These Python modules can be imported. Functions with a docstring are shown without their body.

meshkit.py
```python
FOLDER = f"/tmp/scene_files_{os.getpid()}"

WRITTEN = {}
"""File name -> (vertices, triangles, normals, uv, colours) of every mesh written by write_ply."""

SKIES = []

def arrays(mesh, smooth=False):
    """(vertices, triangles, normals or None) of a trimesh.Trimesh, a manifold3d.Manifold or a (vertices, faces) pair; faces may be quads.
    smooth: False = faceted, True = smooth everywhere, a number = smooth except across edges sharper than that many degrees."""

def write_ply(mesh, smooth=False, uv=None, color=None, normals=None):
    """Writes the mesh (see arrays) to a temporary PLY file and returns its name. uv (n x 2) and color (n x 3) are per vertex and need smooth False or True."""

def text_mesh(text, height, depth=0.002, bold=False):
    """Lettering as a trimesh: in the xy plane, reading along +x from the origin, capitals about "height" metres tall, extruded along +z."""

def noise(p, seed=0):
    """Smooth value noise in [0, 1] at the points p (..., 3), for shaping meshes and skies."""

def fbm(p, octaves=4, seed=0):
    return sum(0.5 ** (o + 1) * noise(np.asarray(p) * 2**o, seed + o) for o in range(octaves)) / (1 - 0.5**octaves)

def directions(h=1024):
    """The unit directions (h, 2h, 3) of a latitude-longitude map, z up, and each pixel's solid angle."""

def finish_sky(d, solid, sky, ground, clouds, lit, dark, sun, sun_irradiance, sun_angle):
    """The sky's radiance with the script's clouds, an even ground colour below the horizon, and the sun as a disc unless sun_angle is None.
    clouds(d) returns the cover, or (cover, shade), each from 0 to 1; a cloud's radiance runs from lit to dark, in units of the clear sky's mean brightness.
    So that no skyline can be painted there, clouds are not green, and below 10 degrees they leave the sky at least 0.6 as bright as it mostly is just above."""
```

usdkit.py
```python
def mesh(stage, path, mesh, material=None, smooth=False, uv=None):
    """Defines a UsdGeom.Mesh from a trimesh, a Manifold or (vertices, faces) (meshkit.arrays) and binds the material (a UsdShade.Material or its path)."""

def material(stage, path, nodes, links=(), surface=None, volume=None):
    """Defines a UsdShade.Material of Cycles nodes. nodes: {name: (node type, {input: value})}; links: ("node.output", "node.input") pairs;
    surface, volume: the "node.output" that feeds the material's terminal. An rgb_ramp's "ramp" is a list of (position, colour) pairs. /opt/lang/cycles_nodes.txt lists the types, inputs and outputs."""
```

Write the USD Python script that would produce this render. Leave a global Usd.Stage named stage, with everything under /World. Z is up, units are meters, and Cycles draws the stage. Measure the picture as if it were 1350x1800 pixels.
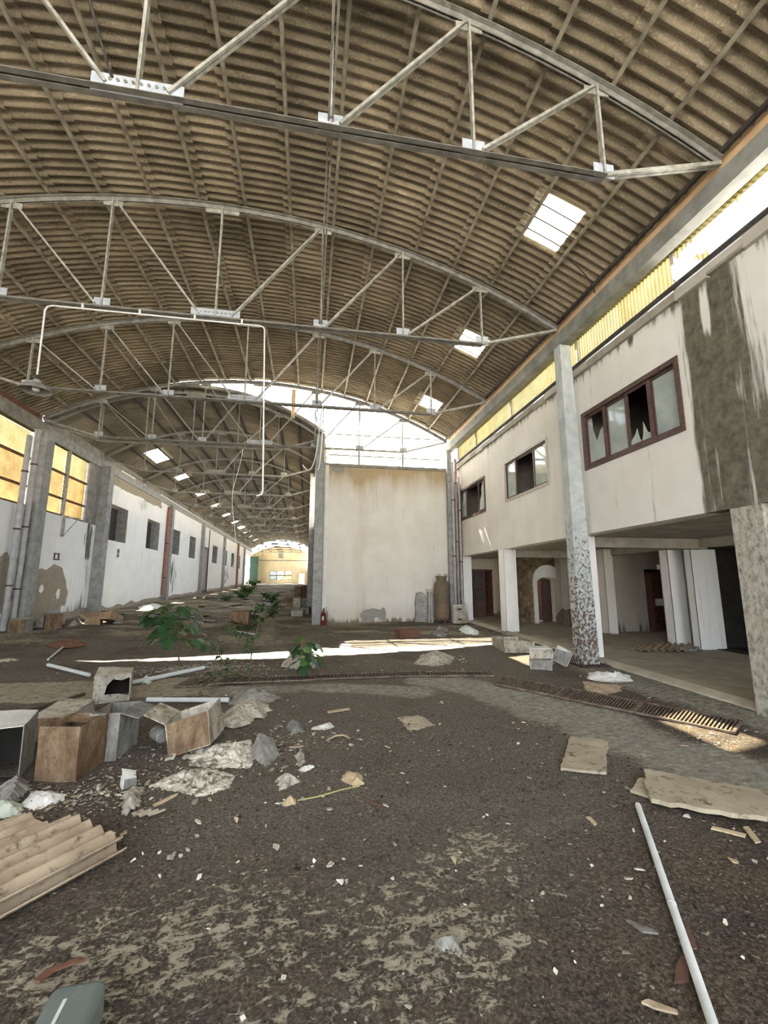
import math, random
import numpy as np, trimesh, usdkit, meshkit
from pxr import Usd, UsdGeom, UsdLux, UsdShade, Gf, Sdf, Vt
import shapely.geometry as sg

stage = Usd.Stage.CreateInMemory()
UsdGeom.SetStageUpAxis(stage, UsdGeom.Tokens.z)
UsdGeom.SetStageMetersPerUnit(stage, 1.0)
UsdGeom.Xform.Define(stage, '/World')
UsdGeom.Scope.Define(stage, '/World/Looks')
rnd = random.Random(7)
rng = np.random.default_rng(7)

# ------------------------------------------------------------------ camera
FPX, PITCH, YAW, EYE, SLOPE = 761.6, math.radians(9.411), math.radians(9.842), 1.65, 0.025
cp, sp_, cy, sy = math.cos(PITCH), math.sin(PITCH), math.cos(YAW), math.sin(YAW)
FWD = np.array([sy*cp, cy*cp, sp_]); RIGHT = np.array([cy, -sy, 0.]); UP = np.cross(RIGHT, FWD)
cam = UsdGeom.Camera.Define(stage, '/World/camera')
cam.CreateHorizontalApertureAttr(36.0); cam.CreateVerticalApertureAttr(48.0)
cam.CreateFocalLengthAttr(FPX/1350*36.0)
cam.CreateClippingRangeAttr(Gf.Vec2f(0.05, 500))
cam.AddTransformOp().Set(Gf.Matrix4d(*RIGHT, 0, *UP, 0, *(-FWD), 0, 0, 0, EYE, 1))
cam.CreateExposureAttr(1.3)

# ------------------------------------------------------------------ sky and sun
dome = UsdLux.DomeLight.Define(stage, '/World/sky')
dome.CreateColorAttr(Gf.Vec3f(0.86, 0.93, 1.0)); dome.CreateIntensityAttr(1.0)
SUN = np.array([0.05, -0.70, -1.0]); SUN /= np.linalg.norm(SUN)
sun = UsdLux.DistantLight.Define(stage, '/World/sun')
sun.CreateAngleAttr(0.6); sun.CreateNormalizeAttr(True); sun.CreateIntensityAttr(12.0); sun.CreateColorAttr(Gf.Vec3f(1.0, 0.95, 0.86))
_z = -SUN; _x = np.cross([0, 1, 0], _z); _x /= np.linalg.norm(_x); _y = np.cross(_z, _x)
sun.AddTransformOp().Set(Gf.Matrix4d(*_x, 0, *_y, 0, *_z, 0, 0, 0, 30, 1))

# ------------------------------------------------------------------ helpers
def ground_z(x, y): return SLOPE*max(-8.0, min(y, 70.0))
def at(px, py, dz=0.0):
    """Point of the sloping floor seen at the photograph's pixel (px, py), raised by dz."""
    d = FWD*FPX + RIGHT*(px-675) - UP*(py-900); t = (EYE-dz)/(SLOPE*d[1]-d[2])
    return np.array([0, 0, EYE]) + t*d

_used = {}
def numbered(parent, name):
    k = (str(parent), name); n = _used.get(k, 0); _used[k] = n+1
    return name if n == 0 else f'{name}_{n:03d}'
def ppath(parent): return '/World' if parent is None else str(parent.GetPath())
def tag(p, label=None, cat=None, group=None, kind=None):
    for k, v in (('label', label), ('category', cat), ('group', group), ('kind', kind)):
        if v: p.SetCustomDataByKey(k, v)
    return p
def thing(name, label=None, cat=None, loc=(0, 0, 0), rotz=0.0, group=None, kind=None):
    x = UsdGeom.Xform.Define(stage, '/World/'+numbered('/World', name))
    x.AddTranslateOp().Set(Gf.Vec3d(*map(float, loc))); x.AddRotateZOp().Set(float(rotz))
    return tag(x.GetPrim(), label, cat, group, kind)
def obj(name, mesh, mat, parent=None, smooth=False, label=None, attrs=None, **kw):
    pp = ppath(parent); path = pp+'/'+numbered(pp, name)
    if isinstance(mesh, MB): mesh = mesh.mesh()
    m = usdkit.mesh(stage, path, mesh, M[mat] if isinstance(mat, str) else mat, smooth=smooth)
    if attrs:
        api = UsdGeom.PrimvarsAPI(m)
        for k, v in attrs.items():
            api.CreatePrimvar(k, Sdf.ValueTypeNames.FloatArray, 'vertex').Set(Vt.FloatArray.FromNumpy(np.asarray(v, np.float32)))
    if label or kw: tag(m.GetPrim(), label, **kw)
    return m.GetPrim()
def dup(root, loc, rotz=0.0, label=None, group=None, scale=None):
    was = root.GetCustomData()
    nm = root.GetName()
    while nm[-4:-3] == '_' and nm[-3:].isdigit(): nm = nm[:-4]
    x = UsdGeom.Xform.Define(stage, '/World/'+numbered('/World', nm))
    p = x.GetPrim(); p.GetReferences().AddInternalReference(root.GetPath())
    x.ClearXformOpOrder()
    x.AddTranslateOp(opSuffix='c').Set(Gf.Vec3d(*map(float, loc))); x.AddRotateZOp(opSuffix='c').Set(float(rotz))
    if scale: x.AddScaleOp(opSuffix='c').Set(Gf.Vec3f(*scale))
    tag(p, label or was.get('label'), was.get('category'), group or was.get('group'))
    p.SetInstanceable(True)
    return p

def frame_of(d, up=(0, 0, 1)):
    d = np.asarray(d, float); L = np.linalg.norm(d); d = d/L
    u = np.asarray(up, float)
    if abs(d@u) > 0.98: u = np.array([0, 1., 0])
    s = np.cross(u, d); s /= np.linalg.norm(s); return d, s, np.cross(d, s), L
BOXV = np.array([[x, y, z] for x in (-.5, .5) for y in (-.5, .5) for z in (-.5, .5)])
BOXF = np.array([[0, 1, 3, 2], [4, 6, 7, 5], [0, 4, 5, 1], [2, 3, 7, 6], [0, 2, 6, 4], [1, 5, 7, 3]])
class MB:
    """Collects shapes that make one mesh."""
    def __init__(s): s.v, s.f, s.n = [], [], 0
    def add(s, v, f):
        v = np.asarray(v, float); f = np.asarray(f, int)
        if f.shape[1] == 4: f = np.vstack([f[:, [0, 1, 2]], f[:, [0, 2, 3]]])
        s.v.append(v); s.f.append(f+s.n); s.n += len(v); return s
    def tm(s, m): return s.add(m.vertices, m.faces)
    def box(s, c, size, rz=0.0):
        v = BOXV*np.asarray(size, float)
        if rz:
            a = math.radians(rz); R = np.array([[math.cos(a), -math.sin(a), 0], [math.sin(a), math.cos(a), 0], [0, 0, 1]]); v = v@R.T
        return s.add(v+np.asarray(c, float), BOXF)
    def span(s, a, b):
        a, b = np.minimum(a, b), np.maximum(a, b); return s.box((a+b)/2, b-a)
    def bar(s, p, q, w, h, up=(0, 0, 1), off=(0, 0)):
        p, q = np.asarray(p, float), np.asarray(q, float); d, sd, u, L = frame_of(q-p, up)
        v = BOXV[:, :1]*L*d + BOXV[:, 1:2]*w*sd + BOXV[:, 2:]*h*u + (p+q)/2 + off[0]*sd + off[1]*u
        return s.add(v, BOXF)
    def tube(s, pts, r, n=8, cap=True):
        pts = np.asarray(pts, float); k = len(pts)
        tan = np.gradient(pts, axis=0); tan /= np.linalg.norm(tan, axis=1)[:, None]
        _, sd, u, _ = frame_of(tan[0]); rr = np.broadcast_to(r, (k,)); vs = []
        for i in range(k):
            sd = sd-tan[i]*(sd@tan[i]); sd /= np.linalg.norm(sd); u = np.cross(tan[i], sd)
            a = np.linspace(0, 2*np.pi, n, endpoint=False)[:, None]
            vs.append(pts[i]+rr[i]*(np.cos(a)*sd+np.sin(a)*u))
        f = [[i*n+j, i*n+(j+1) % n, (i+1)*n+(j+1) % n, (i+1)*n+j] for i in range(k-1) for j in range(n)]
        v = np.vstack(vs); F = np.array(f); F = np.vstack([F[:, [0, 1, 2]], F[:, [0, 2, 3]]])
        if cap:
            v = np.vstack([v, pts[:1], pts[-1:]]); a, b = k*n, k*n+1
            F = np.vstack([F, [[a, (j+1) % n, j] for j in range(n)], [[b, (k-1)*n+j, (k-1)*n+(j+1) % n] for j in range(n)]])
        return s.add(v, F)
    def lathe(s, prof, n=24, c=(0, 0, 0)):
        m = trimesh.creation.revolve(np.array(prof, float), sections=n); m.apply_translation(c); return s.tm(m)
    def poly(s, pts2, h, T=None):
        m = trimesh.creation.extrude_polygon(sg.Polygon(pts2), h, engine='earcut')
        if T is not None: m.apply_transform(T)
        return s.tm(m)
    def mesh(s): return trimesh.Trimesh(np.vstack(s.v), np.vstack(s.f), process=False)
    def build(s, name, mat, parent=None, smooth=False, **kw): return obj(name, s, mat, parent, smooth, **kw)
def box(c, size, rz=0): return MB().box(c, size, rz)
def span(a, b): return MB().span(a, b)
def smoothstep(a, b, x): t = np.clip((x-a)/(b-a), 0, 1); return t*t*(3-2*t)
def fbm(p, o=4, seed=0):
    p = np.asarray(p, float); r = 0; a = .5; tot = 0
    for i in range(o): r = r+a*meshkit.noise(p*2**i, seed+i); tot += a; a *= .5
    return r/tot

# ------------------------------------------------------------------ materials
M = {}
def mat(name, nodes, links, surface='p.BSDF', **kw): M[name] = usdkit.material(stage, '/World/Looks/'+name, nodes, links, surface=surface, **kw)
def plain(name, c1, c2, scale=6.0, rough=.8, bump=.0, bscale=40, metallic=0., detail=6, mid=(.35, .65), spec=.3, rand=.0):
    """Two tones mixed by noise in world space, with a little bump."""
    n = {'g': ('geometry', {}), 'n': ('noise_texture', {'scale': scale, 'detail': detail, 'roughness': .62}),
         'r': ('rgb_ramp', {'ramp': [(mid[0], c1), (mid[1], c2)]}),
         'p': ('principled_bsdf', {'roughness': rough, 'metallic': metallic, 'specular_ior_level': spec})}
    l = [('g.position', 'n.vector'), ('n.fac', 'r.fac')]
    out = 'r.color'
    if rand:
        n |= {'o': ('object_info', {}), 'mr': ('map_range', {'from_min': 0., 'from_max': 1., 'to_min': 1-rand, 'to_max': 1+rand*.6}), 'h': ('hsv', {})}
        l += [('o.random', 'mr.value'), ('mr.result', 'h.value'), (out, 'h.color')]; out = 'h.color'
    l += [(out, 'p.base_color')]
    if bump:
        n |= {'bn': ('noise_texture', {'scale': bscale, 'detail': 5.}), 'b': ('bump', {'strength': 1., 'distance': bump})}
        l += [('g.position', 'bn.vector'), ('bn.fac', 'b.height'), ('b.normal', 'p.normal')]
    mat(name, n, l)
plain('steel', (.22, .215, .18), (.43, .42, .37), 9, .6, .0015, 60, spec=.35)
plain('steel_top', (.155, .15, .13), (.28, .27, .24), 8, .65, .0015, 60)
plain('steel_chord', (.13, .125, .11), (.24, .23, .20), 6, .6, .0015, 60)
plain('steel_plate', (.36, .39, .43), (.50, .53, .58), 8, .5)
plain('steel_far', (.20, .195, .17), (.32, .31, .28), 6, .65)
plain('purlin', (.15, .13, .095), (.33, .30, .23), 5, .75)
plain('concrete', (.215, .215, .21), (.35, .35, .34), 5, .9, .003, 40)
plain('concrete_dark', (.17, .16, .14), (.30, .285, .25), 4, .9, .003, 40)
plain('beam_grey', (.15, .155, .14), (.27, .27, .25), 3, .85, .002, 50)
plain('pipe_grey', (.30, .30, .30), (.42, .42, .42), 5, .45)
plain('pipe_red', (.22, .11, .08), (.34, .17, .12), 5, .6)
plain('pipe_pink', (.26, .20, .175), (.38, .30, .265), 5, .6)
plain('pvc', (.62, .62, .60), (.75, .75, .72), 5, .4)
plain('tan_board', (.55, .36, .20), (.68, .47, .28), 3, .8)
plain('dark_gap', (.035, .03, .03), (.06, .055, .05), 6, .8)
plain('frame_brown', (.062, .036, .030), (.115, .066, .055), 14, .55)
plain('frame_pale', (.36, .30, .27), (.48, .42, .38), 14, .55)
plain('wood_dark', (.06, .028, .02), (.11, .05, .035), 14, .5)
plain('black_iron', (.03, .022, .018), (.08, .055, .042), 30, .8)
plain('rust', (.10, .045, .025), (.20, .10, .06), 14, .85)
plain('white_plaster', (.62, .60, .55), (.74, .72, .68), 3, .9, .002, 50)
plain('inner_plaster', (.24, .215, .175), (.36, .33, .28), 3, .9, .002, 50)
plain('slab_concrete', (.30, .26, .20), (.42, .37, .29), 3, .9, .003, 40)
plain('yard', (.30, .28, .25), (.42, .40, .36), 1.2, .95)
plain('roof_flat', (.45, .44, .42), (.55, .54, .52), 2, .9)
plain('soot', (.018, .016, .014), (.035, .03, .027), 3, .9)  # near-black tone that paints in the darkness of unlit insides
plain('green_paint', (.008, .032, .018), (.016, .05, .028), 6, .5)
plain('leaf_far', (.10, .20, .03), (.22, .36, .08), 3, .7)

def sheet_mat(name, base, pale, dark):
    n = {'g': ('geometry', {}), 'o': ('object_info', {}),
         'm': ('mapping', {'scale': (1.2, 5.0, 1.2)}), 'n': ('noise_texture', {'scale': 1.6, 'detail': 5., 'roughness': .68}),
         'n2': ('noise_texture', {'scale': 38., 'detail': 4., 'roughness': .6}), 'n3': ('noise_texture', {'scale': .55, 'detail': 3.}),
         'r': ('rgb_ramp', {'ramp': [(.30, dark), (.48, base), (.60, base), (.72, pale)]}),
         'r2': ('rgb_ramp', {'ramp': [(.52, (0, 0, 0)), (.68, (1, 1, 1))]}),
         'r3': ('rgb_ramp', {'ramp': [(.35, (.72, .70, .68)), (.65, (1.12, 1.08, 1.02))]}),
         'mx': ('mix', {'mix_type': 'mix', 'color2': pale}), 'mf': ('math', {'math_type': 'multiply', 'value2': .55}),
         'mm': ('mix', {'mix_type': 'multiply', 'fac': 1.0}),
         'mr': ('map_range', {'from_min': 0., 'from_max': 1., 'to_min': .80, 'to_max': 1.14}), 'h': ('hsv', {}),
         'b': ('bump', {'strength': .5, 'distance': .003}),
         'p': ('principled_bsdf', {'roughness': .92, 'specular_ior_level': .15})}
    l = [('g.position', 'm.vector'), ('m.vector', 'n.vector'), ('g.position', 'n2.vector'), ('g.position', 'n3.vector'), ('n.fac', 'r.fac'),
         ('n2.fac', 'r2.fac'), ('r2.color', 'mf.value1'), ('mf.value', 'mx.fac'), ('r.color', 'mx.color1'), ('n3.fac', 'r3.fac'), ('mx.color', 'mm.color1'),
         ('r3.color', 'mm.color2'), ('o.random', 'mr.value'), ('mr.result', 'h.value'), ('mm.color', 'h.color'), ('h.color', 'p.base_color'),
         ('n2.fac', 'b.height'), ('b.normal', 'p.normal')]
    mat(name, n, l)
sheet_mat('fibre_cement', (.235, .20, .145), (.44, .385, .285), (.12, .10, .07))
sheet_mat('fibre_cement_far', (.22, .195, .155), (.33, .30, .245), (.12, .105, .085))

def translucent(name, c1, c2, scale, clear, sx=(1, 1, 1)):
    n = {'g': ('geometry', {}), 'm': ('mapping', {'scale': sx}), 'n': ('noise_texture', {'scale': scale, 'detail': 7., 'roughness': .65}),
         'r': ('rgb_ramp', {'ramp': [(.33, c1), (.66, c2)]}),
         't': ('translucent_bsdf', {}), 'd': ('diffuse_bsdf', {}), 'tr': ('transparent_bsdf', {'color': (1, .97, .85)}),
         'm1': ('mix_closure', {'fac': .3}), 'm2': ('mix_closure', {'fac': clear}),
         'wv': ('wave_texture', {'bands_direction': 'y', 'scale': 4.13, 'distortion': .6, 'detail': 3., 'detail_scale': 2.}), 'wr': ('rgb_ramp', {'ramp': [(.15, (.50, .42, .28)), (.55, (1, 1, 1))]}), 'wm': ('mix', {'mix_type': 'multiply', 'fac': .75})}  # wave bands paint the light and shade of the corrugation into the colour
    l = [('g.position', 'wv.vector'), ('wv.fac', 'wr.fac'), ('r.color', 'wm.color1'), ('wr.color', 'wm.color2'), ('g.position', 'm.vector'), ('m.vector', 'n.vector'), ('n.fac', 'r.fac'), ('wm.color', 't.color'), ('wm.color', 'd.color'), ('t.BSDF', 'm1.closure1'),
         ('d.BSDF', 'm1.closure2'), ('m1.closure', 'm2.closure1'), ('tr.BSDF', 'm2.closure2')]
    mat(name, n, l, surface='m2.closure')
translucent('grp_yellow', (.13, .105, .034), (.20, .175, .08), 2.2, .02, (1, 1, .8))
translucent('grp_amber', (.12, .072, .016), (.20, .135, .045), 2.5, .02)
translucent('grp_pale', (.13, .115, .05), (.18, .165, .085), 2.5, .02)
translucent('grp_white', (.80, .80, .74), (.92, .92, .88), 1.5, .25)
translucent('rooflight', (.85, .86, .82), (.93, .93, .90), 3, .55)
# dusty window glass: mostly dust film, partly see-through, a little mirror
mat('dusty_glass', {'g': ('geometry', {}), 'n': ('noise_texture', {'scale': 4., 'detail': 6.}), 'r': ('rgb_ramp', {'ramp': [(.3, (.42, .48, .46)), (.7, (.60, .66, .62))]}),
     'd': ('diffuse_bsdf', {}), 't': ('transparent_bsdf', {'color': (.9, .95, .92)}), 'gl': ('glossy_bsdf', {'roughness': .05}), 'm1': ('mix_closure', {'fac': .25}),
     'f': ('fresnel', {'IOR': 1.45}), 'm2': ('mix_closure', {})},
    [('g.position', 'n.vector'), ('n.fac', 'r.fac'), ('r.color', 'd.color'), ('d.BSDF', 'm1.closure1'), ('t.BSDF', 'm1.closure2'), ('m1.closure', 'm2.closure1'),
     ('gl.BSDF', 'm2.closure2'), ('f.fac', 'm2.fac')], surface='m2.closure')

def wall_mat(name, white, white2, stain, peel, peel2, streak=.5):
    """Painted plaster: attribute 'stain' (damp and mould), 'peel' (paint gone, bare render), broken up by noise."""
    n = {'g': ('geometry', {}), 'st': ('attribute', {'attribute': 'stain'}), 'pe': ('attribute', {'attribute': 'peel'}), 'gr': ('attribute', {'attribute': 'grime'}),
         'n1': ('noise_texture', {'scale': 1.3, 'detail': 7., 'roughness': .6}), 'n2': ('noise_texture', {'scale': 7., 'detail': 6., 'roughness': .7}),
         'ms': ('mapping', {'scale': (5, 5, .35)}), 'n3': ('noise_texture', {'scale': 1.6, 'detail': 6., 'roughness': .65}),
         'r1': ('rgb_ramp', {'ramp': [(.3, white2), (.62, white)]}),
         'rs': ('rgb_ramp', {'ramp': [(.3, tuple(.55*c for c in stain)), (.7, tuple(min(1, 1.5*c) for c in stain))]}),
         'rp': ('rgb_ramp', {'ramp': [(.32, peel), (.68, peel2)]}),
         's1': ('math', {'math_type': 'multiply_add', 'value2': 2.2, 'value3': -1.1}), 's2': ('math', {'math_type': 'add'}), 's3': ('map_range', {'from_min': .25, 'from_max': .75, 'range_type': 'smoothstep', 'clamp': True}),
         'p1': ('math', {'math_type': 'multiply_add', 'value2': .5, 'value3': -.25}), 'p2': ('math', {'math_type': 'add'}), 'p3': ('map_range', {'from_min': .47, 'from_max': .53, 'clamp': True}),
         'k1': ('math', {'math_type': 'subtract', 'value2': .5}), 'k2': ('math', {'math_type': 'multiply', 'value2': 1.2}), 'k3': ('math', {'math_type': 'multiply_add', 'value2': 1.0}), 'k4': ('math', {'math_type': 'multiply', 'use_clamp': True}),
         'mg': ('mix', {'mix_type': 'mix', 'color2': (.40, .31, .19)}), 'mxs': ('mix', {'mix_type': 'mix'}), 'mxp': ('mix', {'mix_type': 'mix'}),
         'bh': ('math', {'math_type': 'multiply_add', 'value2': .25}), 'bi': ('math', {'math_type': 'multiply', 'value2': -1.0}), 'b': ('bump', {'strength': .8, 'distance': .008}),
         'p': ('principled_bsdf', {'roughness': .92, 'specular_ior_level': .2})}
    l = [('g.position', 'n1.vector'), ('g.position', 'n2.vector'), ('g.position', 'ms.vector'), ('ms.vector', 'n3.vector'), ('n1.fac', 'r1.fac'),
         ('n3.fac', 's1.value1'), ('s1.value', 's2.value1'), ('st.fac', 's2.value2'), ('s2.value', 's3.value'), ('n2.fac', 'rs.fac'),
         ('n2.fac', 'p1.value1'), ('p1.value', 'p2.value1'), ('pe.fac', 'p2.value2'), ('p2.value', 'p3.value'), ('n2.fac', 'rp.fac'),
         ('n3.fac', 'k1.value1'), ('k1.value', 'k2.value1'), ('k2.value', 'k3.value1'), ('gr.fac', 'k3.value3'), ('k3.value', 'k4.value1'), ('gr.fac', 'k4.value2'),
         ('r1.color', 'mg.color1'), ('k4.value', 'mg.fac'), ('mg.color', 'mxs.color1'), ('rs.color', 'mxs.color2'), ('s3.result', 'mxs.fac'),
         ('mxs.color', 'mxp.color1'), ('rp.color', 'mxp.color2'), ('p3.result', 'mxp.fac'), ('mxp.color', 'p.base_color'),
         ('p3.result', 'bi.value1'), ('n2.fac', 'bh.value1'), ('bi.value', 'bh.value3'), ('bh.value', 'b.height'), ('b.normal', 'p.normal')]
    mat(name, n, l)
wall_mat('wall_paint', (.82, .82, .81), (.75, .745, .73), (.12, .12, .09), (.26, .23, .18), (.36, .31, .24))
wall_mat('wall_facade', (.72, .70, .66), (.64, .615, .57), (.125, .115, .085), (.26, .23, .18), (.36, .31, .24))
wall_mat('wall_cream', (.68, .655, .60), (.60, .57, .505), (.14, .13, .09), (.25, .235, .21), (.33, .31, .28))
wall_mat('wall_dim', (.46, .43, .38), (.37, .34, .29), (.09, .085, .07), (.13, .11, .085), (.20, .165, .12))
wall_mat('far_wall', (.74, .62, .40), (.66, .53, .32), (.30, .24, .14), (.4, .32, .2), (.45, .36, .22))

# flaking blue-grey paint over rust (steel column): 'rusty' says how far it has gone
mat('flaking_paint', {'g': ('geometry', {}), 'a': ('attribute', {'attribute': 'rusty'}), 'n': ('noise_texture', {'scale': 17., 'detail': 8., 'roughness': .7}), 'n2': ('noise_texture', {'scale': 5., 'detail': 5.}),
     'm': ('math', {'math_type': 'multiply_add', 'value2': 1.5, 'value3': -.75}), 's': ('math', {'math_type': 'add'}), 'st': ('map_range', {'from_min': .46, 'from_max': .54, 'clamp': True}),
     'rp': ('rgb_ramp', {'ramp': [(.3, (.33, .35, .34)), (.7, (.48, .50, .49))]}), 'rr': ('rgb_ramp', {'ramp': [(.3, (.05, .033, .024)), (.55, (.115, .075, .05)), (.75, (.22, .15, .105))]}),
     'mx': ('mix', {'mix_type': 'mix'}), 'i': ('math', {'math_type': 'multiply', 'value2': -1.}), 'b': ('bump', {'strength': 1., 'distance': .004}), 'p': ('principled_bsdf', {'roughness': .75, 'specular_ior_level': .25})},
    [('g.position', 'n.vector'), ('g.position', 'n2.vector'), ('n.fac', 'm.value1'), ('m.value', 's.value1'), ('a.fac', 's.value2'), ('s.value', 'st.value'), ('n2.fac', 'rp.fac'), ('n.fac', 'rr.fac'),
     ('rp.color', 'mx.color1'), ('rr.color', 'mx.color2'), ('st.result', 'mx.fac'), ('mx.color', 'p.base_color'), ('st.result', 'i.value1'), ('i.value', 'b.height'), ('b.normal', 'p.normal')])
# rough grey-white pillar render
mat('rough_render', {'g': ('geometry', {}), 'm': ('mapping', {'scale': (1, 1, .6)}), 'n': ('noise_texture', {'scale': 16., 'detail': 9., 'roughness': .75}), 'n2': ('noise_texture', {'scale': 2., 'detail': 4.}),
     'r': ('rgb_ramp', {'ramp': [(.36, (.17, .155, .125)), (.50, (.40, .38, .325)), (.68, (.56, .54, .48))]}), 'b': ('bump', {'strength': 1., 'distance': .012}), 'p': ('principled_bsdf', {'roughness': .95, 'specular_ior_level': .1})},
    [('g.position', 'm.vector'), ('m.vector', 'n.vector'), ('n.fac', 'r.fac'), ('r.color', 'p.base_color'), ('n.fac', 'b.height'), ('b.normal', 'p.normal')])
# old rubble masonry with brown damp
mat('rubble', {'g': ('geometry', {}), 'm': ('mapping', {'scale': (1, 1, 1.5)}), 'v': ('voronoi_texture', {'scale': 5.}), 'n': ('noise_texture', {'scale': 6., 'detail': 8., 'roughness': .7}),
     'r': ('rgb_ramp', {'ramp': [(.33, (.07, .05, .032)), (.55, (.20, .15, .09)), (.72, (.40, .33, .22))]}), 'b': ('bump', {'strength': 1., 'distance': .02}), 'p': ('principled_bsdf', {'roughness': .95, 'specular_ior_level': .1})},
    [('g.position', 'm.vector'), ('m.vector', 'v.vector'), ('g.position', 'n.vector'), ('n.fac', 'r.fac'), ('r.color', 'p.base_color'), ('v.distance', 'b.height'), ('b.normal', 'p.normal')])
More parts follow.
